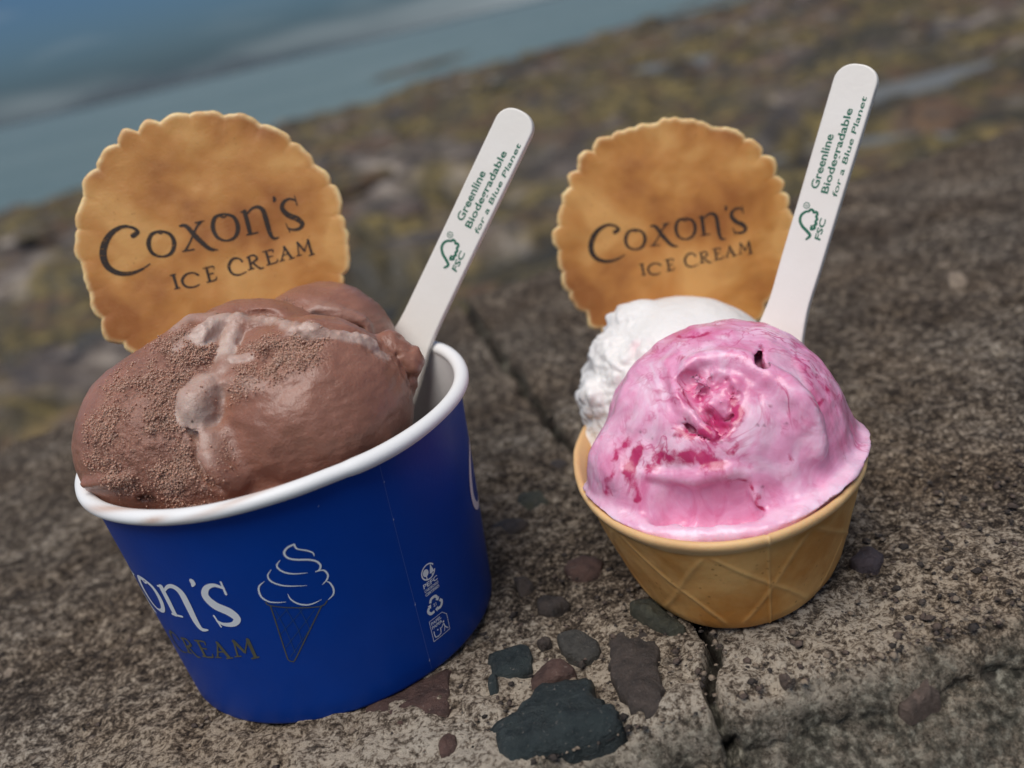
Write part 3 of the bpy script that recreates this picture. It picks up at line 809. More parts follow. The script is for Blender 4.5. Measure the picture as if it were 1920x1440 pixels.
t = NT('wafer_tub')
big = t.noise(45, 4, 0.6); fine = t.noise(420, 4, 0.6)
col = t.ramp(big, (0.38, (0.53, 0.215, 0.040)), (0.60, (0.75, 0.410, 0.135)))
col = t.mix(t.ramp(fine, (0.45, 0.0), (0.8, 0.25)), col, (0.62, 0.36, 0.12))
col = t.mix(t.math('MULTIPLY', t.attr('rib'), 0.35), col, (0.76, 0.49, 0.20))
col = t.mix(t.attr('lip'), col, (0.80, 0.55, 0.29))
pore = t.ramp(t.voro(520), (0.10, 1.0), (0.22, 0.0))
col = t.mix(t.math('MULTIPLY', pore, t.ramp(t.noise(150, 2), (0.5, 0.0), (0.62, 0.6))), col, (0.30, 0.12, 0.02))
t.color(col).rough(0.6).sss(0.2, (1.0, 0.5, 0.2), 0.0015)
t.normal(t.bump(fine, 0.3, 0.0004, t.bump(t.noise(1700, 2, 0.5), 0.2, 0.0002))); M_TUB = t.m

def mat_choc():
    t = NT('chocolate_ice_cream')
    big = t.noise(75, 4, 0.6, 0.4); fine = t.noise(1500, 3, 0.6)
    base = t.ramp(big, (0.32, (0.245, 0.106, 0.069)), (0.68, (0.340, 0.156, 0.104)))
    pale = t.mix(t.noise(400, 3), (0.50, 0.355, 0.29), (0.62, 0.48, 0.41))
    col = t.mix(t.attr('pale'), base, pale)
    crumb = t.math('ADD', t.math('MULTIPLY', t.math('SUBTRACT', 1.0, t.voro(1350, vec=t.mix(0.0022, t.vec, t.n_color(600)))), 0.45), t.math('MULTIPLY', t.noise(1050, 5, 0.72), 0.62))
    col = t.mix(t.math('MULTIPLY', t.attr('grain'), t.ramp(crumb, (0.52, 0.0), (0.72, 0.8))), col, (0.46, 0.255, 0.185))
    col = t.mix(t.math('MULTIPLY', t.attr('grain'), t.ramp(crumb, (0.34, 0.7), (0.52, 0.0))), col, (0.105, 0.043, 0.028))
    speck = t.ramp(t.voro(240, 'F1'), (0.05, 1.0), (0.10, 0.0))
    sp = t.math('MULTIPLY', speck, t.ramp(t.noise(60, 2), (0.5, 0.0), (0.62, 0.85)))
    col = t.mix(sp, col, (0.045, 0.024, 0.018))
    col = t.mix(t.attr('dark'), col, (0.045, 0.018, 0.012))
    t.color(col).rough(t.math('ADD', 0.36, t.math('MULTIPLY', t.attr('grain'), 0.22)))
    t.sss(0.35, (1.0, 0.45, 0.28), 0.0020)
    t.set(**{'Specular IOR Level': 0.45, 'Coat Weight': 0.10, 'Coat Roughness': 0.25})
    bstr = t.math('ADD', 0.16, t.math('MULTIPLY', t.attr('grain'), 0.85))
    b = t.bump(crumb, bstr, 0.0014)
    b = t.bump(t.noise(170, 4, 0.55, 0.5), 0.35, 0.0010, b)
    b = t.bump(t.noise(620, 5, 0.7), 0.28, 0.0006, b)
    t.normal(b)
    return t.m
M_CHOC = mat_choc()
t = NT('chocolate_crumb')
t.color(t.mix(t.attr('pale'), t.mix(t.attr('grain'), (0.34, 0.165, 0.113), (0.55, 0.315, 0.228)), (0.60, 0.43, 0.35))).rough(0.6).sss(0.3, (1.0, 0.45, 0.28), 0.001)
M_CRUMB = t.m

def mat_pink():
    t = NT('raspberry_ice_cream')
    flow = t.mapping((55, 55, 26))
    n = t.noise(1.0, 5, 0.6, 1.8, flow)
    n2 = t.noise(2.4, 5, 0.62, 1.2, flow)
    base = t.ramp(n, (0.34, (0.70, 0.20, 0.36)), (0.49, (0.79, 0.36, 0.53)), (0.65, (0.88, 0.61, 0.73)))
    base = t.mix(t.ramp(n2, (0.56, 0.0), (0.71, 0.62)), base, (0.66, 0.11, 0.27))
    vein = t.ramp(t.math('ABSOLUTE', t.math('SUBTRACT', t.noise(0.9, 4, 0.6, 2.2, flow), 0.5)), (0.0, 1.0), (0.028, 0.0))
    base = t.mix(t.math('MULTIPLY', t.math('MULTIPLY', vein, t.math('SUBTRACT', 1.0, t.attr('plain'))), t.ramp(t.noise(38, 3, 0.5), (0.45, 0.0), (0.56, 0.85))), base, (0.55, 0.04, 0.17))
    base = t.mix(t.attr('milk'), base, (0.86, 0.62, 0.73))
    fray = t.math('MULTIPLY', t.math('SUBTRACT', t.noise(420, 4, 0.7, 1.0), 0.5), 1.3)
    sw = t.ramp(t.math('ADD', t.attr('swirl'), fray), (0.30, 0.0), (0.85, 1.0))
    sw = t.math('MULTIPLY', sw, t.ramp(t.attr('swirl'), (0.02, 0.0), (0.25, 1.0)))
    col = t.mix(t.math('MULTIPLY', sw, 0.96), base, (0.46, 0.010, 0.095))
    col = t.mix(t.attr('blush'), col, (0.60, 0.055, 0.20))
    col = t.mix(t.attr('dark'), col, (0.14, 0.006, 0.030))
    t.color(col).rough(0.34)
    t.sss(0.45, (1.0, 0.45, 0.5), 0.0022)
    t.set(**{'Specular IOR Level': 0.5, 'Coat Weight': 0.25, 'Coat Roughness': 0.18})
    b = t.bump(t.noise(150, 5, 0.6, 0.8), 0.30, 0.0012)
    b = t.bump(t.noise(1300, 3, 0.6), 0.10, 0.0005, b)
    t.normal(b)
    return t.m
M_PINK = mat_pink()

def mat_white():
    t = NT('vanilla_ice_cream')
    col = t.mix(t.attr('swirl'), (0.80, 0.77, 0.73), (0.76, 0.45, 0.48))
    t.color(col).rough(0.42).sss(0.5, (1.0, 0.9, 0.8), 0.0025)
    t.normal(t.bump(t.noise(260, 5, 0.65, 0.5), 0.4, 0.0012)); return t.m
M_WHITE = mat_white()

# ------------------------------------------------------------------ flat print as thin ribbons
def ribbon(pts, widths, n=7, cap=True):
    q = crom(pts, n)
    w = np.interp(np.linspace(0, 1, len(q)), np.linspace(0, 1, len(widths)), widths) / 2
    d = np.gradient(q, axis=0); d /= np.linalg.norm(d, axis=1, keepdims=True) + 1e-9
    nrm = np.stack([-d[:, 1], d[:, 0]], -1)
    if cap:   # soft ends
        e0, e1 = q[0] - d[0] * w[0] * 0.7, q[-1] + d[-1] * w[-1] * 0.7
        q = np.concatenate([[e0], q, [e1]]); nrm = np.concatenate([[nrm[0]], nrm, [nrm[-1]]])
        w = np.concatenate([[w[0] * 0.35], w, [w[-1] * 0.35]])
    a, b = q + nrm * w[:, None], q - nrm * w[:, None]
    V = np.stack([a, b], 1).reshape(-1, 2)
    F = [(2 * i, 2 * i + 1, 2 * i + 3, 2 * i + 2) for i in range(len(q) - 1)]
    return V, F

def flat_mesh(name, pieces, fn):
    """pieces [(V2, faces)], fn maps an (n,2) array to (n,3)"""
    Vs, Fs, off = [], [], 0
    for V, F in pieces:
        Vs.append(V); Fs += [tuple(i + off for i in f) for f in F]; off += len(V)
    V = fn(np.concatenate(Vs))
    me = bpy.data.meshes.new(name); me.from_pydata([tuple(v) for v in V], [], Fs); me.update()
    return me

def text_piece(body, x, y, length=None, height=None, shear=0.0, bold=0.0, rot=0.0, center=False):
    cu = bpy.data.curves.new('type', 'FONT'); cu.body = body; cu.size = 1.0; cu.offset = bold; cu.resolution_u = 3
    ob = bpy.data.objects.new('type', cu); COL.objects.link(ob); bpy.context.view_layer.update()
    me = bpy.data.meshes.new_from_object(ob)
    V = np.array([v.co[:2] for v in me.vertices]); F = [tuple(p.vertices) for p in me.polygons]
    bpy.data.objects.remove(ob); bpy.data.curves.remove(cu); bpy.data.meshes.remove(me)
    V[:, 0] -= V[:, 0].min(); capH = 0.70
    sx = length / V[:, 0].max() if length else 1; sy = height / capH if height else sx
    V = V * (sx, sy); V[:, 0] += shear * V[:, 1]
    if center: V[:, 0] -= V[:, 0].max() / 2
    c, s = math.cos(rot), math.sin(rot)
    V = V @ np.array([[c, s], [-s, c]]) + (x, y)
    return V, F

# hand-drawn capitals of the brand, in drawing units
LOGO = [
    ([(404, 728), (432, 706), (398, 682), (350, 682), (296, 716), (262, 770), (252, 832), (272, 886), (320, 918), (382, 922), (440, 902), (486, 872)], [26, 18, 13, 17, 26, 33, 34, 30, 24, 18, 11, 4]),
    ([(547, 702), (500, 720), (482, 770), (500, 818), (547, 836), (594, 818), (612, 768), (594, 722), (547, 702)], [9, 17, 22, 17, 9, 17, 22, 17, 9]),
    ([(520, 706), (545, 716), (562, 706)], [4, 9, 4]),
    ([(642, 678), (678, 680), (728, 738), (790, 796), (836, 804)], [8, 20, 26, 20, 5]),
    ([(752, 656), (727, 690), (690, 768), (668, 804)], [14, 10, 8, 12]),
    ([(652, 810), (714, 800)], [7, 7]), ([(722, 662), (770, 652)], [7, 6]),
    ([(872, 616), (826, 634), (812, 686), (834, 738), (880, 756), (926, 734), (940, 682), (920, 632), (872, 616)], [9, 17, 22, 17, 9, 17, 22, 17, 9]),
    ([(842, 624), (868, 634), (888, 622)], [4, 9, 4]),
    ([(976, 602), (990, 660), (1002, 720)], [20, 22, 20]), ([(984, 726), (1042, 714)], [8, 7]), ([(956, 608), (984, 598)], [6, 9]),
    ([(984, 622), (1016, 588), (1046, 580), (1072, 598), (1086, 644), (1102, 712), (1120, 744), (1150, 740)], [7, 11, 17, 23, 25, 22, 15, 4]),
    ([(1130, 530), (1134, 542), (1128, 556)], [14, 16, 5]),
    ([(1246, 548), (1212, 538), (1182, 554), (1172, 588), (1200, 622), (1250, 644), (1274, 670), (1258, 694), (1222, 700), (1196, 690)], [7, 11, 17, 23, 27, 27, 22, 16, 11, 6]),
    ([(1238, 522), (1250, 572)], [5, 7]), ([(1188, 668), (1208, 714)], [6, 5]),
]
LOGO2 = [
    ([(600, 932), (617, 1000)], [13, 13]), ([(585, 936), (612, 929)], [6, 6]), ([(604, 1006), (632, 1000)], [6, 6]),
    ([(728, 934), (700, 922), (664, 932), (644, 962), (660, 992), (698, 998), (732, 984)], [11, 7, 10, 13, 11, 8, 5]),
    ([(770, 896), (786, 968)], [12, 12]), ([(755, 901), (804, 890), (809, 906)], [6, 7, 4]), ([(778, 932), (806, 926)], [6, 6]), ([(770, 973), (814, 961), (821, 944)], [6, 7, 4]),
    ([(956, 866), (940, 850), (908, 852), (886, 890), (902, 928), (936, 936), (976, 920)], [10, 7, 11, 14, 11, 8, 4]),
    ([(990, 842), (1002, 904)], [12, 12]), ([(978, 846), (1014, 833), (1032, 852), (1003, 876)], [5, 8, 11, 6]), ([(1010, 873), (1046, 902), (1066, 898)], [9, 10, 4]), ([(986, 911), (1016, 902)], [6, 6]),
    ([(1080, 812), (1096, 880)], [12, 12]), ([(1064, 817), (1112, 805), (1116, 820)], [6, 7, 4]), ([(1090, 844), (1116, 838)], [6, 6]), ([(1082, 886), (1132, 872), (1139, 854)], [6, 7, 4]),
    ([(1176, 796), (1161, 860)], [6, 7]), ([(1174, 790), (1212, 850)], [12, 13]), ([(1166, 836), (1200, 826)], [5, 5]), ([(1150, 866), (1176, 859)], [5, 5]), ([(1200, 857), (1228, 847)], [5, 5]),
    ([(1246, 776), (1250, 834)], [6, 7]), ([(1244, 768), (1282, 814)], [12, 10]), ([(1282, 814), (1300, 756)], [5, 6]), ([(1300, 754), (1319, 830)], [12, 12]), ([(1238, 840), (1264, 833)], [5, 5]), ([(1304, 838), (1332, 828)], [6, 6]),
]
def logo_pieces(src, cx, cy, fat=1.0):
    a = math.radians(-14); c, s = math.cos(a), math.sin(a)
    out = []
    for pts, w in src:
        p = np.array(pts, dtype=float); x, y = p[:, 0] - cx, -(p[:, 1] - cy)
        out.append(ribbon(np.stack([c * x - s * y, s * x + c * y], -1), [v * fat for v in w]))
    return out

# ------------------------------------------------------------------ blue paper cup
CUP = Vector((-0.0573, 0.218, 0.0)); RB, RT, HT, RM = 0.0399, 0.0452, 0.0595, 42.5
def cup_r(z): return RB + (RT - RB) * z / HT
def cup_map(P, off=0.00010):
    th = P[:, 0] / RM; z = P[:, 1] * MM; r = cup_r(z) + off
    return np.stack([CUP.x + r * np.sin(th), CUP.y - r * np.cos(th), z], -1)
ZB = 0.0016
def revolve(name, prof, n=192, mat=None, wob=None):
    th = np.linspace(0, 2 * np.pi, n, endpoint=False)
    V = np.array([(CUP.x + r * math.sin(a), CUP.y - r * math.cos(a), z + ZB * 0) for a in th for r, z in prof])
    return npmesh(name, V, grid_faces(n, len(prof), wrap_u=True))
cup = empty('paper_cup', CUP)
tag(cup, 'royal blue paper cup with white rolled rim and printed lettering', 'cup')
zz = np.linspace(0.0016, HT, 14)
prof = [(cup_r(0) - 0.0016, 0.0006), (cup_r(0) - 0.0007, 0.0004), (cup_r(0) - 0.0001, 0.0009)] + [(cup_r(z), z) for z in zz]
cup_body = adopt(link('body', revolve('body', prof), M_BLUE), cup)
def on_body(o):
    o.parent = cup_body; return o
prof = [(cup_r(z) - 0.0006, z) for z in np.linspace(HT, 0.006, 12)] + [(0.03, 0.0055), (0.0005, 0.0055)]
adopt(link('lining', revolve('lining', prof), M_LINING), cup)
prof = [(cup_r(0) - 0.0016, 0.0006), (cup_r(0) - 0.0022, 0.004), (0.0005, 0.004)]
adopt(link('base', revolve('base', prof), M_RIM), cup)
def build_rim():
    n, m = 260, 18
    th = np.linspace(0, 2 * np.pi, n, endpoint=False); ph = np.linspace(0, 2 * np.pi, m, endpoint=False)
    T, Ph = np.meshgrid(th, ph, indexing='ij')
    s = np.where(T > np.pi, T - 2 * np.pi, T) * RM
    step = 1.0 + 0.10 * sstep(s, 20.0, 21.0) * (1 - sstep(s, 30, 46))
    wob = 0.00022 * np.sin(3 * T + 0.7) + 0.00016 * np.sin(7 * T)
    dent = -0.0004 * np.exp(-((s - 17) / 5.0) ** 2)
    r = 0.0460 + 0.0018 * step * np.cos(Ph) + dent + wob * 0.5
    z = HT + 0.0004 + 0.0016 * step * np.sin(Ph) + wob
    V = np.stack([CUP.x + r * np.sin(T), CUP.y - r * np.cos(T), z], -1).reshape(-1, 3)
    me = npmesh('rim', V, grid_faces(n, m, True, True)[:, ::-1])
    S = s.ravel(); PH = Ph.ravel()
    sm = np.zeros(len(S))
    for c0, w0, p0, pw, k in ((-17.5, 2.8, 0.2, 0.5, 0.8), (-23, 5, -0.9, 0.28, 0.4), (1, 14, 1.35, 0.45, 0.55), (-30, 9, 1.3, 0.6, 0.75), (-20, 2.0, -0.4, 0.3, 0.5)):
        dp = np.angle(np.exp(1j * (PH - p0 - (S - c0) * 0.12)))
        sm = np.maximum(sm, k * np.exp(-((S - c0) / w0) ** 2 - (dp / pw) ** 2))
    attr(me, 'smear', sm)
    return adopt(link('rim', me, M_RIM), cup)
build_rim()
def logo_on_cup(shift):
    A = np.array([[0.06338, 0.0043], [0.0010, 0.0660]]); B = np.array([-39.9 + shift, 34.4])
    return lambda P: cup_map(P @ A + B)
for sh in (0.0, 133.5):
    o = link('lettering', flat_mesh('lettering', logo_pieces(LOGO, 820, 720, 1.25), logo_on_cup(sh)), M_PRINT); on_body(o)
    o = link('lettering', flat_mesh('lettering', logo_pieces(LOGO2, 820, 720, 1.15), logo_on_cup(sh)), M_GOLD); on_body(o)
def icon_ribs(src, w): return [ribbon(s, w) for s in src]
for sh in (0.0, 133.5):
    fn = lambda P, sh=sh: cup_map(P + (sh, 0))
    ws = [[.12, .3, .34, .3, .36, .42], [.42, .42, .46, .42, .42, .42, .42, .42, .42, .38, .2], [.2, .3, .36, .4, .36, .1], [.15, .32, .38, .34, .1],
          [.08, .28, .36, .36, .3, .08], [.08, .28, .36, .36, .3, .08], [.08, .3, .38, .38, .34, .25, .08], [.06, .28, .36, .36, .28, .06]]
    on_body(link('emblem', flat_mesh('emblem', [ribbon(s, w) for s, w in zip(IC_white, ws)], fn), M_PRINT))
    on_body(link('emblem', flat_mesh('emblem', icon_ribs(IC_gold, [.26, .26]), fn), M_GOLD))
    on_body(link('emblem', flat_mesh('emblem', icon_ribs(IC_lattice, [.14, .14]), fn), M_LATT))
# small recycling marks beside the seam
def ring(cx, cy, rx, ry, w, a0=0, a1=2 * math.pi, n=26, rot=0.0):
    a = np.linspace(a0, a1, n); c, s = math.cos(rot), math.sin(rot)
    x, y = rx * np.cos(a), ry * np.sin(a)
    return ribbon(np.stack([cx + c * x - s * y, cy + s * x + c * y], -1), [w, w], n=2, cap=False)
def poly(pts): return np.array(pts, dtype=float), [tuple(range(len(pts)))]
marks = [ring(32.3, 26.4, 2.0, 1.9, .34, 0.45, 6.1)]
marks += [poly([(32.55, 25.6), (34.0, 25.6), (33.25, 28.0)]), poly([(33.12, 24.9), (33.38, 24.9), (33.38, 25.7), (33.12, 25.7)])]
a = np.linspace(0, 2 * np.pi, 16, endpoint=False)
marks += [(np.stack([31.5 + .85 * np.cos(a), 26.5 + .95 * np.sin(a)], -1), [tuple(range(16))]), poly([(31.35, 24.8), (31.65, 24.8), (31.65, 25.7), (31.35, 25.7)])]
marks += [text_piece('PEFC', 30.0, 22.95, 4.5, 1.15, bold=.02), text_piece('CARDBOARD', 30.05, 21.85, 4.45, .72, bold=.02), text_piece('CERTIFIED', 30.05, 20.8, 4.45, .72, bold=.02)]
for k in range(3):
    an = math.pi / 2 + k * 2 * math.pi / 3 ; c0 = np.array([32.0, 17.3])
    def pt(r, da): return c0 + np.array([math.cos(an + da), math.sin(an + da)]) * r * (1.0, 0.9)
    marks.append(ribbon([pt(1.75, 0.75), pt(2.35, 0.28), pt(2.35, -0.28), pt(1.75, -0.72)], [.72, .72], n=5, cap=False))
    q = pt(1.72, -0.72); d = pt(1.45, -1.0) - q; d = d / np.linalg.norm(d); nn = np.array([-d[1], d[0]])
    marks.append(poly([q - nn * .7, q + nn * .7, q + d * .8]))
marks += [text_piece('21', 31.55, 16.95, .95, .8, bold=.02)]
bx = [(29.35, 14.1), (33.6, 14.1), (34.9, 12.7), (34.9, 8.35), (29.35, 8.35), (29.35, 14.1)]
for p0, p1 in zip(bx[:-1], bx[1:]): marks.append(ribbon([p0, p1], [.14, .14], n=2))
marks += [text_piece('PAPEL', 29.75, 12.75, 3.3, .8, bold=.02), text_piece('PAPER', 29.75, 11.6, 3.3, .8, bold=.02)]
marks += [ribbon([(30.0, 10.8), (30.15, 9.1), (31.9, 9.1), (32.05, 10.6)], [.28, .28], n=2), ring(31.2, 10.6, .12, .12, .2), ring(33.4, 11.5, .14, .14, .26),
          ribbon([(32.4, 10.3), (33.3, 11.0), (33.6, 10.0), (34.4, 9.0)], [.24, .3, .3, .22], n=3), ribbon([(33.6, 10.2), (33.1, 9.0)], [.28, .22], n=3)]
on_body(link('recycling_marks', flat_mesh('recycling_marks', marks, cup_map), M_PRINT))
on_body(link('seam', flat_mesh('seam', [ribbon([(26.75, 58.6), (26.7, 44), (26.75, 28), (26.95, 2.0)], [.12, .10, .14, .12], n=8)], cup_map), M_SEAM))
fl = [poly([(26.6 + dx, z), (26.85 + dx, z + .1), (26.9 + dx, z + h)]) for dx, z, h in ((0, 43.5, .5), (.05, 20.5, .9), (.1, 4.2, .9), (-14.0, 54.2, .4), (.02, 53.0, .4))]
for f in fl: on_body(link('chipped_print', flat_mesh('chipped_print', [f], lambda P: cup_map(P, .00014)), M_FLECK))

# ------------------------------------------------------------------ chocolate ice cream
CHL, CHR, CHB = (-77.0, 211, 63.6), (-45.1, 203, 64.0), (-45.2, 236, 65.9)
def cup_inside(X, Y, Z):
    r = np.sqrt((X - CUP.x * 1000) ** 2 + (Y - CUP.y * 1000) ** 2)
    lim = 1000 * (RB + (RT - RB) * (Z / 1000) / HT) - 0.9
    over = np.clip(Z - 60.5, 0, 40)
    return np.maximum(r - lim - over * 1.6, 8.0 - Z)
def finish(name, F, mat, root_label, cat, noise_fn, attrs_fn, relax_n=2, group=None):
    V, Q, N = F.mesh()
    V = relax(V, Q, relax_n, 0.5)
    A = attrs_fn(V, N)
    V = V + N * noise_fn(V, A)[:, None]
    me = npmesh(name, V * MM, Q)
    for k, v in A.items(): attr(me, k, v)
    o = link(name, me, mat)
    finish.last = (V, N, A)
    return tag(o, root_label, cat, group)
def soft_mask(V, blobs, k=1.0):
    m = np.zeros(len(V))
    for x, y, z, r in blobs:
        d = np.linalg.norm(V - (x, y, z), axis=1) / (r * k)
        m = np.maximum(m, 1 - sstep(d, 0.65, 1.15))
    return m
def line_mask(V, pts, w, soft=1.0):
    d, _ = seg_dist(V, crom(pts, 5) if len(pts) > 2 else pts)
    return 1 - sstep(d, w * (1 - 0.5 * soft), w * (1 + 0.6 * soft))

F = Field((-107, 176, 30), (-14, 246, 95), 0.46)
F.ell(CHL, (24.8, 25.5, 21.6), 2)
F.ell((-45.5, 205, 63.5), (22.5, 23.5, 21.8), 2.2)
F.ell((-62, 211, 46), (37, 38, 15), 3)
F.ell((-60, 222, 70), (21, 17, 19), 3)
F.ell((-70, 212.5, 68.5), (16.8, 17.5, 19.6), 3)
F.ell((-66, 196, 60), (16, 14, 12), 3.0)
F.ell(np.array(CH_grain[7][:3]) + (0, -1.4, 1.8), (6.0, 4.2, 3.4), 2.0, 'sub')
F.ell(np.array(CH_grain[9][:3]) + (0, -1.2, 1.8), (6.0, 4.2, 3.0), 2.0, 'sub')
for x, y, z, r in CH_lump: F.ell((x - 1.0, y + 1.5, z), r * 1.12, 1.4)
F.chain(CH_fold, [2.4, 2.8, 2.8, 2.2], 2.6, push=(CHR, -0.9))

F.chain(CH_ridge0, [1.2, 1.8, 1.2], 2.4, push=((-60, 215, 60), -0.8))
F.chain(CH_ridge00, [0.8, 1.3], 2.0, push=((-60, 215, 60), -0.6))
F.chain(CH_ridge, [2.4, 1.6, 2.0, 1.4, 1.9, 0.9], 1.4, push=((-60, 215, 60), -0.5))
F.chain(CH_behind, [0.7, 1.1, 1.0, 1.1, 0.8], 0.9, 'sub', push=((-60, 215, 60), 0.1))
F.chain(CH_tee, [1.5, 2.4, 2.2], 0.8, push=((-60, 215, 60), 0.2))
F.chain(CH_tee2, [2.1, 1.6, 2.0], 0.8, push=((-60, 215, 60), 0.1))
F.chain(CH_tee3, [1.3, 0.5], 0.8, push=((-60, 215, 60), -0.2))
F.chain(CH_drip, [1.8, 2.6, 3.3, 2.6, 2.2, 2.0], 1.4, push=(CHL, -0.5))
F.chain(CH_blob, [3.8, 4.2, 3.8], 0.9, push=(CHL, 0.2))
F.chain(CH_blobneck, [1.6, 0.7, 0.2], 1.6, push=(CHR, -0.5))
F.chain(CH_lowlip, [1.2, 1.5, 1.0], 1.0, push=(CHL, 0.2))
for x, y, z, r in CH_pit[:4]: F.ell((x, y - 0.8, z), max(r * 1.4, 0.9), 0.5, 'sub')
F.chain(CH_gap, [0.7, 0.4], 0.5, 'sub')
F.chain(CH_gap2, [0.8, 0.5], 0.5, 'sub')
F.chain(CH_crease, [0.5, 1.2, 1.4, 0.9], 0.9, 'sub', push=(CHL, 0.3))
F.rough((-58, 200, 82), 20, 5.0, 0.45, 71, 8)
F.clip_with(cup_inside, 0.8)
def choc_attrs(V, N):
    g = soft_mask(V, CH_grain, 1.2)
    n = fbm(V, 6, 3, 0.5, 31)
    g = np.clip(g * (0.75 + 0.9 * n + 0.5 * fbm(V, 2.5, 2, .5, 37)), 0, 1)
    pale = np.maximum.reduce([line_mask(V, CH_tee, 2.7, .45), line_mask(V, CH_tee2, 2.4, .45), line_mask(V, CH_tee3, 1.4, .5), 0.9 * line_mask(V, CH_blob, 4.6, .4),
                              0.75 * line_mask(V, CH_ridge, 2.1, .6), 0.35 * line_mask(V, CH_drip, 3.0), 0.5 * line_mask(V, CH_ridge0, 2.0), 0.5 * line_mask(V, CH_ridge00, 1.6), 0.4 * line_mask(V, CH_blobneck, 1.8)])
    pale = np.clip(pale * (0.85 + 0.3 * n), 0, 1)
    g = g * (1 - np.clip(pale * 1.6, 0, 1))
    g = g * (1 - line_mask(V, CH_drip, 3.6)) * (1 - 0.8 * line_mask(V, CH_fold, 3.0))
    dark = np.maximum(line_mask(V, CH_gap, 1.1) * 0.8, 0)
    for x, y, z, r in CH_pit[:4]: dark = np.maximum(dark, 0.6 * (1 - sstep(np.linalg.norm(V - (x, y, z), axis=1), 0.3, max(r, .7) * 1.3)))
    wide = soft_mask(V, CH_grain, 1.9) * (1 - np.clip(pale * 1.6, 0, 1)) * (1 - line_mask(V, CH_drip, 3.2)) * (1 - 0.8 * line_mask(V, CH_fold, 3.0))
    patch = np.clip(0.55 + 0.9 * fbm(V, 5, 3, .6, 83), 0.02, 1)
    loose = np.clip(g * 0.55 + wide * 0.30, 0, 1) * patch
    g = np.clip(g * 0.8 + wide * 0.35, 0, 1)
    return {'grain': g, 'pale': pale, 'dark': dark, 'loose': loose}
def choc_noise(V, A):
    d = fbm(V, 9, 3, 0.5, 2) * 0.45 + fbm(V, 3.0, 2, 0.5, 5) * 0.10
    crumbs = np.clip(fbm(V, 1.7, 2, 0.6, 7), -0.6, 1.0) * 0.40 + vnoise(V, 1.05, 19) * 0.24
    lines = vnoise(V * (0.35, 0.35, 1.6), 1.4, 47) * 0.07
    lump = 1 - sstep(np.linalg.norm(V - np.array(CH_lump[1][:3]), axis=1), 5, 11)
    tops = 1 - sstep(np.minimum(seg_dist(V, CH_ridge)[0], seg_dist(V, CH_tee)[0]), 2, 5)
    return d + A['grain'] * crumbs * 0.8 + lines + lump * fbm(V, 4.2, 3, 0.55, 61) * 0.75 + tops * fbm(V, 3.0, 3, 0.6, 63) * 0.5
def crumbs(parent, V, N, w, count, seed, smin=0.22, smax=0.52):
    """loose frozen grains standing on the scraped surface, one joined part"""
    rng = np.random.default_rng(seed)
    p = np.clip(w, 0, None) ** 1.3; p = p / p.sum()
    ids = rng.choice(len(V), count, p=p)
    ph = (1 + 5 ** 0.5) / 2
    ico = np.array([(-1, ph, 0), (1, ph, 0), (-1, -ph, 0), (1, -ph, 0), (0, -1, ph), (0, 1, ph), (0, -1, -ph), (0, 1, -ph), (ph, 0, -1), (ph, 0, 1), (-ph, 0, -1), (-ph, 0, 1)]) / math.sqrt(1 + ph * ph)
    tri = np.array([(0, 11, 5), (0, 5, 1), (0, 1, 7), (0, 7, 10), (0, 10, 11), (1, 5, 9), (5, 11, 4), (11, 10, 2), (10, 7, 6), (7, 1, 8), (3, 9, 4), (3, 4, 2), (3, 2, 6), (3, 6, 8), (3, 8, 9), (4, 9, 5), (2, 4, 11), (6, 2, 10), (8, 6, 7), (9, 8, 1)])
    r = smin + (smax - smin) * rng.random(count) ** 3.0
    pos = V[ids] + rng.normal(0, 0.25, (count, 3)) + N[ids] * (r * 0.10)[:, None]
    sh = ico[None] * (1 + rng.normal(0, 0.16, (count, 12, 1))) * (0.85 + 0.3 * rng.random((count, 1, 3)))
    VV = (pos[:, None, :] + sh * r[:, None, None]).reshape(-1, 3)
    FF = (tri[None] + (np.arange(count) * 12)[:, None, None]).reshape(-1, 3)
    me = npmesh('ice_cream_crumbs', VV * MM, FF)
    g = np.repeat(0.35 + 0.65 * rng.random(count), 12)
    attr(me, 'grain', g); attr(me, 'pale', np.repeat(0.35 * rng.random(count) ** 3, 12)); attr(me, 'dark', g * 0)
    o = link('ice_cream_crumbs', me, M_CRUMB); o.parent = parent; o['kind'] = 'stuff'
    return o
front_scoop = finish('chocolate_scoop', F, M_CHOC, 'crumbly chocolate ice cream heaped over the front of the blue cup', 'ice cream', choc_noise, choc_attrs, 1)
crumbs(front_scoop, finish.last[0], finish.last[1], finish.last[2]['loose'], 24000, 5, 0.08, 0.27)

F = Field((-72, 212, 36), (-20, 262, 92), 0.5)
F.ell(CHB, (19.6, 19.4, 19.6), 2)
F.ell((-48, 236, 52), (21, 20, 14), 3)
F.chain(CB_lip, [1.0, 1.8, 2.0, 1.4], 1.2, push=(CHB, -0.3))
F.chain(CB_groove, [0.7, 1.1, 1.0], 0.6, 'sub', push=(CHB, 0.3))
F.clip_with(cup_inside, 0.8)
def cb_attrs(V, N):
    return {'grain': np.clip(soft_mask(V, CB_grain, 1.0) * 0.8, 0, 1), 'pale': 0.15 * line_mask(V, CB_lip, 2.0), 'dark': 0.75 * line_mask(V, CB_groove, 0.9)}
def cb_noise(V, A):
    th = np.arctan2(V[:, 0] + 45, -(V[:, 1] - 236))
    ridg = vnoise(np.stack([th * 2, V[:, 2] * 1.1 + th * 3, th * 0], -1), 0.9, 3)
    return fbm(V, 9, 3, 0.5, 12) * 0.35 + ridg * 0.10 + A['grain'] * (fbm(V, 1.7, 2, 0.6, 7) * 0.3)
back_scoop = finish('chocolate_scoop', F, M_CHOC, 'smooth rounded chocolate scoop at the back of the blue cup against the wafer', 'ice cream', cb_noise, cb_attrs)
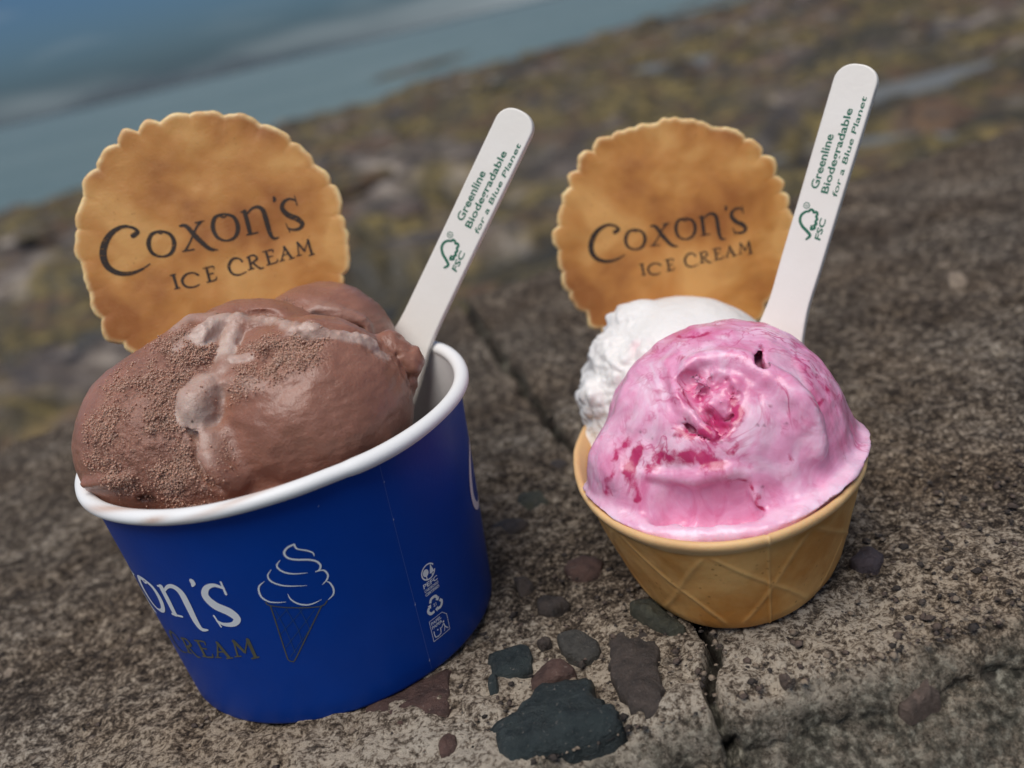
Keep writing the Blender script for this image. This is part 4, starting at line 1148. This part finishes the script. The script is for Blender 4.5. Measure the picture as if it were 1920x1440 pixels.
crumbs(back_scoop, finish.last[0], finish.last[1], finish.last[2]['grain'], 2200, 9, 0.08, 0.20)

# ------------------------------------------------------------------ boat-shaped wafer tub
TC, TA, TBB, TH, TROT = (0.0494, 0.2216), 0.0382, 0.0578, 0.0286, -0.27
def tub_xy(t, d):
    x, y = (TA - d) * np.cos(t), (TBB - d) * np.sin(t)
    x = x * (1 - np.where(x > 0, 0.165 * sstep(np.sin(t), -0.65, 0.10) + 0.22 * sstep(np.sin(t), 0.0, 1.0), 0.10 * sstep(np.sin(t), -0.35, 1.0)))
    c, s = math.cos(TROT), math.sin(TROT)
    return TC[0] + c * x - s * y, TC[1] + s * x + c * y
def build_tub():
    n = 760
    wallz = np.linspace(0.0032, 0.0252, 62)
    prof = [(0.036, 0.0), (0.022, 0.0), (0.0112, 0.0), (0.0102, 0.0002), (0.0095, 0.0008), (0.0090, 0.0017)]
    prof += [(np.interp(z, [0.0032, 0.0252], [0.0083, 0.0018]), z) for z in wallz]
    prof += [(0.0013, 0.0259), (0.0006, 0.0265), (0.0003, 0.0271), (0.0002, 0.0278), (0.0004, 0.0284), (0.0010, 0.0287), (0.0016, 0.0285), (0.0021, 0.0278)]
    prof += [(np.interp(z, [0.004, 0.0265], [0.0105, 0.0029]), z) for z in np.linspace(0.0265, 0.004, 12)] + [(0.022, 0.0032), (0.036, 0.0032)]
    T = np.linspace(0, 2 * np.pi, n, endpoint=False)
    d = np.array([p[0] for p in prof]); z = np.array([p[1] for p in prof])
    TT, DD = np.meshgrid(T, d, indexing='ij'); _, ZZ = np.meshgrid(T, z, indexing='ij')
    rib = np.zeros_like(TT)
    W = 0.00062
    ph = 0.55
    for sg in (1, -1):
        u = TT * 10 / (2 * np.pi) + ph + sg * (ZZ - 0.013) / 0.024 * (0.95 + 0.25 * sg * np.sin(ZZ / 0.024 * 2.2))
        dd = np.abs(u - np.floor(u) - 0.5) * 0.030 * 0.62
        rib = np.maximum(rib, np.exp(-(dd / W) ** 2) * (1.0 if sg > 0 else 0.8))
    outer = (np.arange(len(prof)) >= 4) & (np.arange(len(prof)) < 4 + 2 + len(wallz))
    rib = rib * outer[None, :] * np.clip((ZZ - 0.001) / 0.003, 0, 1) * (1 - sstep(ZZ, 0.0235, 0.0252))
    ts = -1.32    # seam of the two mould halves
    seam = np.exp(-((np.angle(np.exp(1j * (TT - ts)))) * 0.05 / 0.00036) ** 2) * (np.arange(len(prof)) < 78)[None, :] * (np.arange(len(prof)) > 2)[None, :]
    D2 = DD - rib * 0.00024 - seam * 0.00045
    P0 = np.stack([*tub_xy(TT, DD), ZZ], -1).reshape(-1, 3)
    wob = (fbm(P0, 0.012, 3, 0.5, 3) * 0.00022).reshape(TT.shape)
    D2 = D2 - wob; ZZ2 = ZZ + np.where(ZZ > 0.026, 0.0003 * np.sin(3 * TT + 1) + wob * 1.2, 0)
    X, Y = tub_xy(TT, D2)
    V = np.stack([X, Y, ZZ2 + 0.0006], -1).reshape(-1, 3)
    me = npmesh('wafer_tub', V, grid_faces(n, len(prof), wrap_u=True))
    attr(me, 'rib', np.maximum(rib, seam).ravel())
    lip = np.zeros(len(prof)); lip[-22:-13] = 0.6
    attr(me, 'lip', np.tile(lip, (n, 1)).ravel())
    return link('wafer_tub', me, M_TUB)
tub = build_tub()
tag(tub, 'golden boat-shaped wafer tub with raised lattice holding pink ice cream', 'wafer tub')

def tub_inside(X, Y, Z):
    c, s = math.cos(TROT), math.sin(TROT)
    dx, dy = X - TC[0] * 1000, Y - TC[1] * 1000
    x, y = c * dx + s * dy, -s * dx + c * dy
    g = np.clip((27.0 - Z) / 23.0, 0, 1) * 8.0 + 2.2
    a, b = TA * 1000 - g, TBB * 1000 - g
    r = np.sqrt((x / a) ** 2 + (y / b) ** 2)
    over = np.clip(Z - 28.6, 0, 40)
    return np.maximum((r - 1) * a - over * 1.05, 4.2 - Z)

# ------------------------------------------------------------------ pink ice cream
PC = (47.1, 205, 31.6)
F = Field((6, 160, 2), (90, 244, 68), 0.45)
F.ell(PC, (28.8, 29.0, 29.4), 2)
F.ell((43, 196, 26), (31, 27, 8), 5.0)
F.chain(PK_left[:3], [2.0, 3.0, 3.0], 3.5, push=(PC, -2.2))
F.chain(PK_arch, [0.9, 1.7, 2.1, 2.8, 3.6, 3.6, 2.4], 2.2, push=(PC, 0.0))
F.ell(PK_bulge[0], (15.5, 15, 16), 5.0)
F.ell(PK_bulge[1], (12.5, 14, 11.5), 5.0)
F.ell((63.5, 206, 29.5), (13.5, 13, 13), 5.0)
F.chain(PK_holeA, [1.6, 2.6, 3.0, 2.4], 0.8, 'sub', push=(PC, -0.4))
F.chain(PK_holeB, [1.4, 2.4, 2.8, 2.2], 0.8, 'sub', push=(PC, 0.6))
F.chain(PK_holeC, [2.4, 3.0, 3.2], 0.8, 'sub', push=(PC, 0.2))
F.chain(PK_trench, [0.9, 1.8, 2.2, 1.9, 1.0], 0.7, 'sub', push=(PC, -2.2))
F.rough(np.array(PK_inner[0]) - (0, -2.5, 2.0), 7.5, 3.4, 1.25, 31, 2.5)
F.chain(PK_ridge, [0.9, 1.0, 1.0, 0.8, 0.5], 1.4, push=(PC, -0.1))
for pp in (3.0, 1.0, -1.2, -3.0): F.chain(PK_slit, [0.4, 1.3, 1.6], 0.5, 'sub', push=(PC, pp))
for p in PK_flat: F.ell(np.array(p) + (0.0, -1.6, -0.2), (6.2, 3.4, 6.6), 2.0, 'sub')
F.chain(PK_ledge, [0.9, 1.7, 1.9, 1.7, 1.6, 1.3, 0.7], 1.2, push=(PC, -0.4))
sk = np.array(PK_skirt)
F.chain(sk, [0.7, 1.6, 1.7, 1.4, 1.1, 1.3, 2.0, 2.5, 2.3, 1.9, 1.2], 3.6)
F.clip_with(tub_inside, 0.9)
def lines_mask(V, items):
    m = np.zeros(len(V))
    for pts, w, k in items:
        d, _ = seg_dist(V, crom(pts, 5) if len(pts) > 2 else pts)
        m = np.maximum(m, k * (1 - sstep(d, w * 0.1, w * 1.9)))
    return m
def pink_attrs(V, N):
    W = V + 0.75 * np.stack([fbm(V, 3.5, 3, .6, s) for s in (1, 2, 3)], -1)
    wv = np.clip(0.95 + 0.6 * fbm(V, 2.6, 3, .6, 91), 0.5, 1.25)
    sw = wv * lines_mask(W, [(PK_cr1, 1.5, 1.0), (PK_cr2, 1.6, 1.0), (PK_cr3, 0.85, 1.1), (PK_cr3b, 0.6, 1.0), (PK_cr4, 1.25, 1.1), (PK_cr5, 0.8, 1.0), (PK_cr6, 0.9, 0.85),
                        (PK_cr6b, 0.7, 0.6), (PK_cr7, 0.8, 0.6), (PK_cr8, 0.5, 0.8), (PK_cr9, 1.4, 0.75), (PK_cr10, 0.7, 0.7), (PK_cr11, 0.8, 0.75), (PK_cr12, 0.7, 0.7),
                        (PK_cr13, 0.9, 0.5), (PK_cr14, 0.5, 0.7), (PK_cr15, 0.45, 0.55), (PK_cr16, 0.6, 0.7), (PK_cr17, 1.3, 0.35)])
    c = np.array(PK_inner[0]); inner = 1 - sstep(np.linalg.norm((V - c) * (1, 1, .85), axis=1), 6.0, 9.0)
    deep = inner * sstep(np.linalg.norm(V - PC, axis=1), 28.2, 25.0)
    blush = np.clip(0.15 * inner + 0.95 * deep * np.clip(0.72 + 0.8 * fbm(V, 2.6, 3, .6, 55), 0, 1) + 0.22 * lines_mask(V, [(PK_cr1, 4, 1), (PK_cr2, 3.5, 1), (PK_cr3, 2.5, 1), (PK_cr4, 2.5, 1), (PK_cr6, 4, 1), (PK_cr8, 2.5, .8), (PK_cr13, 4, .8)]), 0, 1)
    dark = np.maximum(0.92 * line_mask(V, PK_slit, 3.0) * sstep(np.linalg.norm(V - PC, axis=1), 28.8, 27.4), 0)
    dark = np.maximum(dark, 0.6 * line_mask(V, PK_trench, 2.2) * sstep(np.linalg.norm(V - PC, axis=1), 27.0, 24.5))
    dark = np.maximum(dark, lines_mask(V, [([p], 0.32, 0.8) for p in PK_dots]))
    milk = np.maximum(line_mask(V, PK_scrape, 3.0) * 0.8, 0.75 * (1 - sstep(seg_dist(V, np.array(PK_skirt) + (0, 0, 1))[0], 1.6, 4.0)))
    milk *= np.clip(0.75 + 0.5 * fbm(V, 6, 2, .5, 71), 0, 1)
    plain = np.maximum.reduce([1 - sstep(np.linalg.norm(V - np.array(p), axis=1), 6, 9) for p in PK_flat])
    return {'swirl': sw, 'blush': blush, 'dark': dark, 'milk': milk, 'plain': plain}
def pink_noise(V, A):
    c = np.array(PK_inner[0]); inner = (1 - sstep(np.linalg.norm((V - c) * (1, 1, .85), axis=1), 5.5, 8.5)) * sstep(np.linalg.norm(V - PC, axis=1), 28.4, 26.0)
    return fbm(V * (1, 1, 0.4), 4.5, 3, 0.5, 62) * 0.30 + fbm(V, 11, 3, 0.5, 2) * 0.7 + fbm(V, 4.0, 2, 0.5, 6) * 0.12 + inner * np.abs(vnoise(V, 1.5, 4)) * 0.3
finish('raspberry_ripple_scoop', F, M_PINK, 'glossy pink ice cream scoop with crimson ripples at the front of the wafer tub', 'ice cream', pink_noise, pink_attrs)

# ------------------------------------------------------------------ white ice cream
WC = (46.2, 245, 25.9)
F = Field((8, 208, 2), (88, 284, 62), 0.55)
F.ell(WC, (30.0, 28.0, 30.6), 2)
for x, y, z, r in WH_lumps: F.ell((x + 2.4, y + 2.0, z - 1.2), r * 0.92, 3.0)
F.ell((45, 240, 22), (32, 32, 9), 4)
F.clip_with(tub_inside, 0.9)
def white_attrs(V, N):
    return {'swirl': 0.9 * np.clip((1 - sstep(np.linalg.norm(V - (33.5, 231.0, 53.0), axis=1), 1.0, 5.5)) * (0.6 + fbm(V, 3, 3, .5, 3)), 0, 1)}
def white_noise(V, A):
    left = 1 - sstep(V[:, 0], 28, 44)
    return fbm(V, 10, 3, 0.45, 4) * 0.4 + left * (np.abs(fbm(V, 5.0, 3, 0.55, 14)) * 1.5 - 0.5)
finish('vanilla_scoop', F, M_WHITE, 'lumpy white ice cream scoop behind the pink one in the wafer tub', 'ice cream', white_noise, white_attrs)

# ------------------------------------------------------------------ round branded wafers
def frame(n, upref=Vector((0, 0, 1))):
    n = n.normalized(); x = upref.cross(n).normalized(); y = n.cross(x)
    return Matrix((x, y, n)).transposed()
def build_wafer(center, normal, R, seed, label, lobes, twist=0.0, logo_scale=1.0, logo_c=(812, 786)):
    root = empty('round_wafer', center)
    root.rotation_euler = (frame(Vector(normal)).to_4x4() @ Matrix.Rotation(twist, 4, 'Z')).to_euler()
    tag(root, label, 'wafer', 'round branded wafers')
    n = 540
    th = np.linspace(0, 2 * np.pi, n, endpoint=False)
    ln = np.stack([np.cos(th), np.sin(th), th * 0], -1)
    warp = 0.07 * fbm(ln, 0.55, 2, .5, seed + 5)
    lob = np.abs(np.sin(lobes * (th + warp) / 2)) ** 0.6 * np.clip(0.80 + 0.75 * fbm(ln, 0.22, 1, .5, seed + 21), 0.35, 1.3)
    amp = 0.056 * (0.75 + 0.6 * fbm(ln, 0.5, 2, .5, seed))
    rad = R * (0.958 + amp * lob + 0.010 * fbm(ln, 0.9, 2, .5, seed + 9) + 0.013 * fbm(ln, 0.10, 2, .6, seed + 31))
    hz = 0.00085
    rings = [(f, 1) for f in np.concatenate([[0.003], np.linspace(0.05, 0.90, 40), [0.925, 0.945, 0.962, 0.976, 0.987, 0.995, 1.0]])]
    rings += [(f, -1) for f in [0.995, 0.987, 0.97, 0.94, 0.9, 0.7, 0.4, 0.003]]
    def zprof(f): return hz * np.sqrt(np.clip(1 - (np.clip(f - 0.972, 0, 1) / 0.028) ** 2, 0, 1)) * 1.0
    def relief(x, y):
        P = np.stack([x, y, x * 0 + seed], -1)
        return fbm(P, 0.018, 3, 0.5, seed) * 0.00034 + fbm(P, 0.0045, 2, .5, seed + 3) * 0.00007
    V = []
    for f, sgn in rings:
        fl = f
        r = rad * f if f > 0.9 else (R * 0.985 * f * (1 - sstep(np.array([f]), .6, .9)[0]) + rad * f * sstep(np.array([f]), .6, .9)[0])
        x, y = r * np.cos(th), r * np.sin(th)
        z = sgn * zprof(np.array([f]))[0] + relief(x, y)
        scal = (lob - 0.5) * 0.00022 * sstep(np.array([f]), .86, .96)[0]
        V.append(np.stack([x, y, z + sgn * scal], -1))
    V = np.concatenate(V)
    me = npmesh('wafer_disc', V, grid_faces(len(rings), n, wrap_v=True))
    ed = np.concatenate([np.full(n, sstep(np.array([f]), 0.945, 0.99)[0] if s > 0 else 1.0) * (0.8 + 0.2 * lob) for f, s in rings])
    attr(me, 'edge', np.clip(ed * 1.05, 0, 1))
    disc = link('wafer_disc', me, M_WAFER, root)
    k = 0.0000489 * R / 0.0355 * logo_scale
    def fn(P):
        q = P * k
        return np.stack([q[:, 0], q[:, 1], hz + relief(q[:, 0], q[:, 1]) + 0.00009], -1)
    link('lettering', flat_mesh('lettering', logo_pieces(LOGO, *logo_c, 1.08) + logo_pieces(LOGO2, *logo_c, 1.15), fn), M_BRAND, disc)
    return root
build_wafer((-0.0677, 0.2520, 0.0978), (0.10, -0.93, 0.25), 0.0360, 3, 'golden round wafer stamped with dark lettering stuck in the chocolate ice cream', 27)
build_wafer((0.0559, 0.2720, 0.0664), (-0.10, -0.95, 0.20), 0.0352, 8, 'golden round wafer stamped with dark lettering stuck in the white ice cream', 33, 0.0, 0.90, (800, 750))

# ------------------------------------------------------------------ flat pressed-paper spoons
def build_spoon(bottom, top, face_turn, label, w=10.4):
    B, T = Vector(bottom), Vector(top)
    ax = (T - B).normalized(); Ln = (T - B).length * 1000
    tocam = (Vector((0, 0, CAM_H)) - (B + T) / 2).normalized()
    nrm = (tocam - ax * tocam.dot(ax)).normalized()
    nrm = Matrix.Rotation(face_turn, 3, ax) @ nrm
    right = ax.cross(nrm)
    root = empty('paper_spoon', B)
    M = Matrix((right, ax, nrm)).transposed().to_4x4()
    root.rotation_euler = M.to_euler()
    tag(root, label, 'spoon', 'paper ice cream spoons')
    h = w / 2
    # half outline from the bowl up to the rounded tip, (x, y) in mm, y = 0 where the handle leaves the ice cream
    half = [(1.5, -27.5), (4.2, -26.5), (6.6, -24.0), (7.9, -20), (8.2, -16), (7.6, -10.5), (6.7, -6), (6.0, -2.0), (5.55, 1.5), (5.22, 6.0), (h - 0.05, 15), (h - 0.08, 30), (h, 45), (h, Ln - 8), (h, Ln - 4.4)]
    R0 = h
    for a in np.linspace(0.15, math.pi / 2, 12):
        half.append((R0 * math.cos(a) ** 0.85 if a < 1.57 else 0.0, Ln - 4.4 + 4.4 * math.sin(a)))
    half = np.array(half)
    half = np.concatenate([crom(half[:15], 3), half[15:]])
    out = np.concatenate([half, half[::-1][1:] * (-1, 1)])
    tk = 2.3
    d = np.roll(out, -1, 0) - np.roll(out, 1, 0); d /= np.linalg.norm(d, axis=1, keepdims=True) + 1e-9
    nn = np.stack([-d[:, 1], d[:, 0]], -1)
    rings = [(0.40, tk / 2), (0.16, tk / 2 - 0.07), (0.04, tk / 2 - 0.24), (0.0, tk / 2 - 0.5), (0.0, -tk / 2 + 0.5), (0.16, -tk / 2 + 0.07), (0.40, -tk / 2)]
    n = len(out); V = []
    for ins, z in rings:
        q = out + nn * ins
        V += [(x * MM, y * MM, z * MM) for x, y in q]
    F = []
    for k in range(len(rings) - 1):
        for i in range(n): F.append((k * n + i, (k + 1) * n + i, (k + 1) * n + (i + 1) % n, k * n + (i + 1) % n))
    m = len(half)
    def strip(k, flip):
        L = []
        for i in range(m - 2):
            a, b = i, i + 1; c, d2 = n - 1 - i, n - (i if i else n)
            c, e = (n - 1 - (i + 1) + 1) % n, (n - i) % n
            L.append((k * n + i, k * n + i + 1, k * n + (n - 2 - i + 0) % n if False else k * n + (n - 1 - i) % n))
        return L
    F.append(tuple(range(n))); F.append(tuple((len(rings) - 1) * n + i for i in range(n))[::-1])
    me = bpy.data.meshes.new('spoon_body'); me.from_pydata(V, [], F); me.update()
    sm = np.ones(len(me.polygons), dtype=bool); sm[-2:] = False
    body = link('spoon_body', me, M_SPOON, root, smooth=False)
    me.polygons.foreach_set('use_smooth', sm)
    zt = (tk / 2 + 0.06) * MM
    # print reads along the handle: text x runs up the handle, text y points left
    def fn(P): return np.stack([-P[:, 1] * MM, (Ln - P[:, 0] * -1) * MM if False else (Ln + P[:, 0]) * MM, np.full(len(P), zt)], -1)
    pieces = [text_piece('Greenline', -31.0, 1.15, 13.6, 2.0, bold=0.018), text_piece('Biodegradable', -31.6, -1.6, 21.0, 1.8, bold=0.018),
              text_piece('for a Blue Planet', -32.0, -4.05, 24.6, 1.3, shear=0.22, bold=0.012),
              text_piece('FSC', -43.2, -3.2, 5.4, 1.5, shear=0.12, bold=0.02), text_piece('R', -35.75, 2.35, 0.55, 0.7, bold=0.01), ring(-35.5, 2.7, .72, .72, .2)]
    def em(x, y):   # emblem traced in drawing units
        px, py = x / 3 + 700 - 977, y / 3 + 180 - 205
        return (-( -0.416 * px + 0.909 * py) * 0.1335, -(0.909 * px + 0.416 * py) * 0.145)
    e1 = [em(*p) for p in [(416, 966), (440, 948), (424, 915), (408, 890), (400, 855), (412, 826), (436, 812), (456, 812)]]
    e2 = [em(*p) for p in [(456, 812), (466, 804), (478, 812), (480, 824), (494, 824), (497, 838), (488, 850), (492, 864), (480, 876), (484, 890), (470, 896), (472, 912), (450, 914), (458, 896)]]
    pieces += [ribbon(e1, [.5, .75, .75, .75, .72, .68, .6, .5]), ribbon(e2, [.62, .62], n=3)]
    link('printed_text', flat_mesh('printed_text', pieces, fn), M_GREEN, body)
    return root
build_spoon((-0.0232, 0.2415, 0.0634), (0.0180, 0.2440, 0.1141), math.radians(-20), 'white paper spoon with green print standing in the blue cup')
build_spoon((0.0735, 0.2330, 0.0483), (0.1013, 0.2380, 0.1069), math.radians(-18), 'white paper spoon with green print standing in the wafer tub', 10.8)
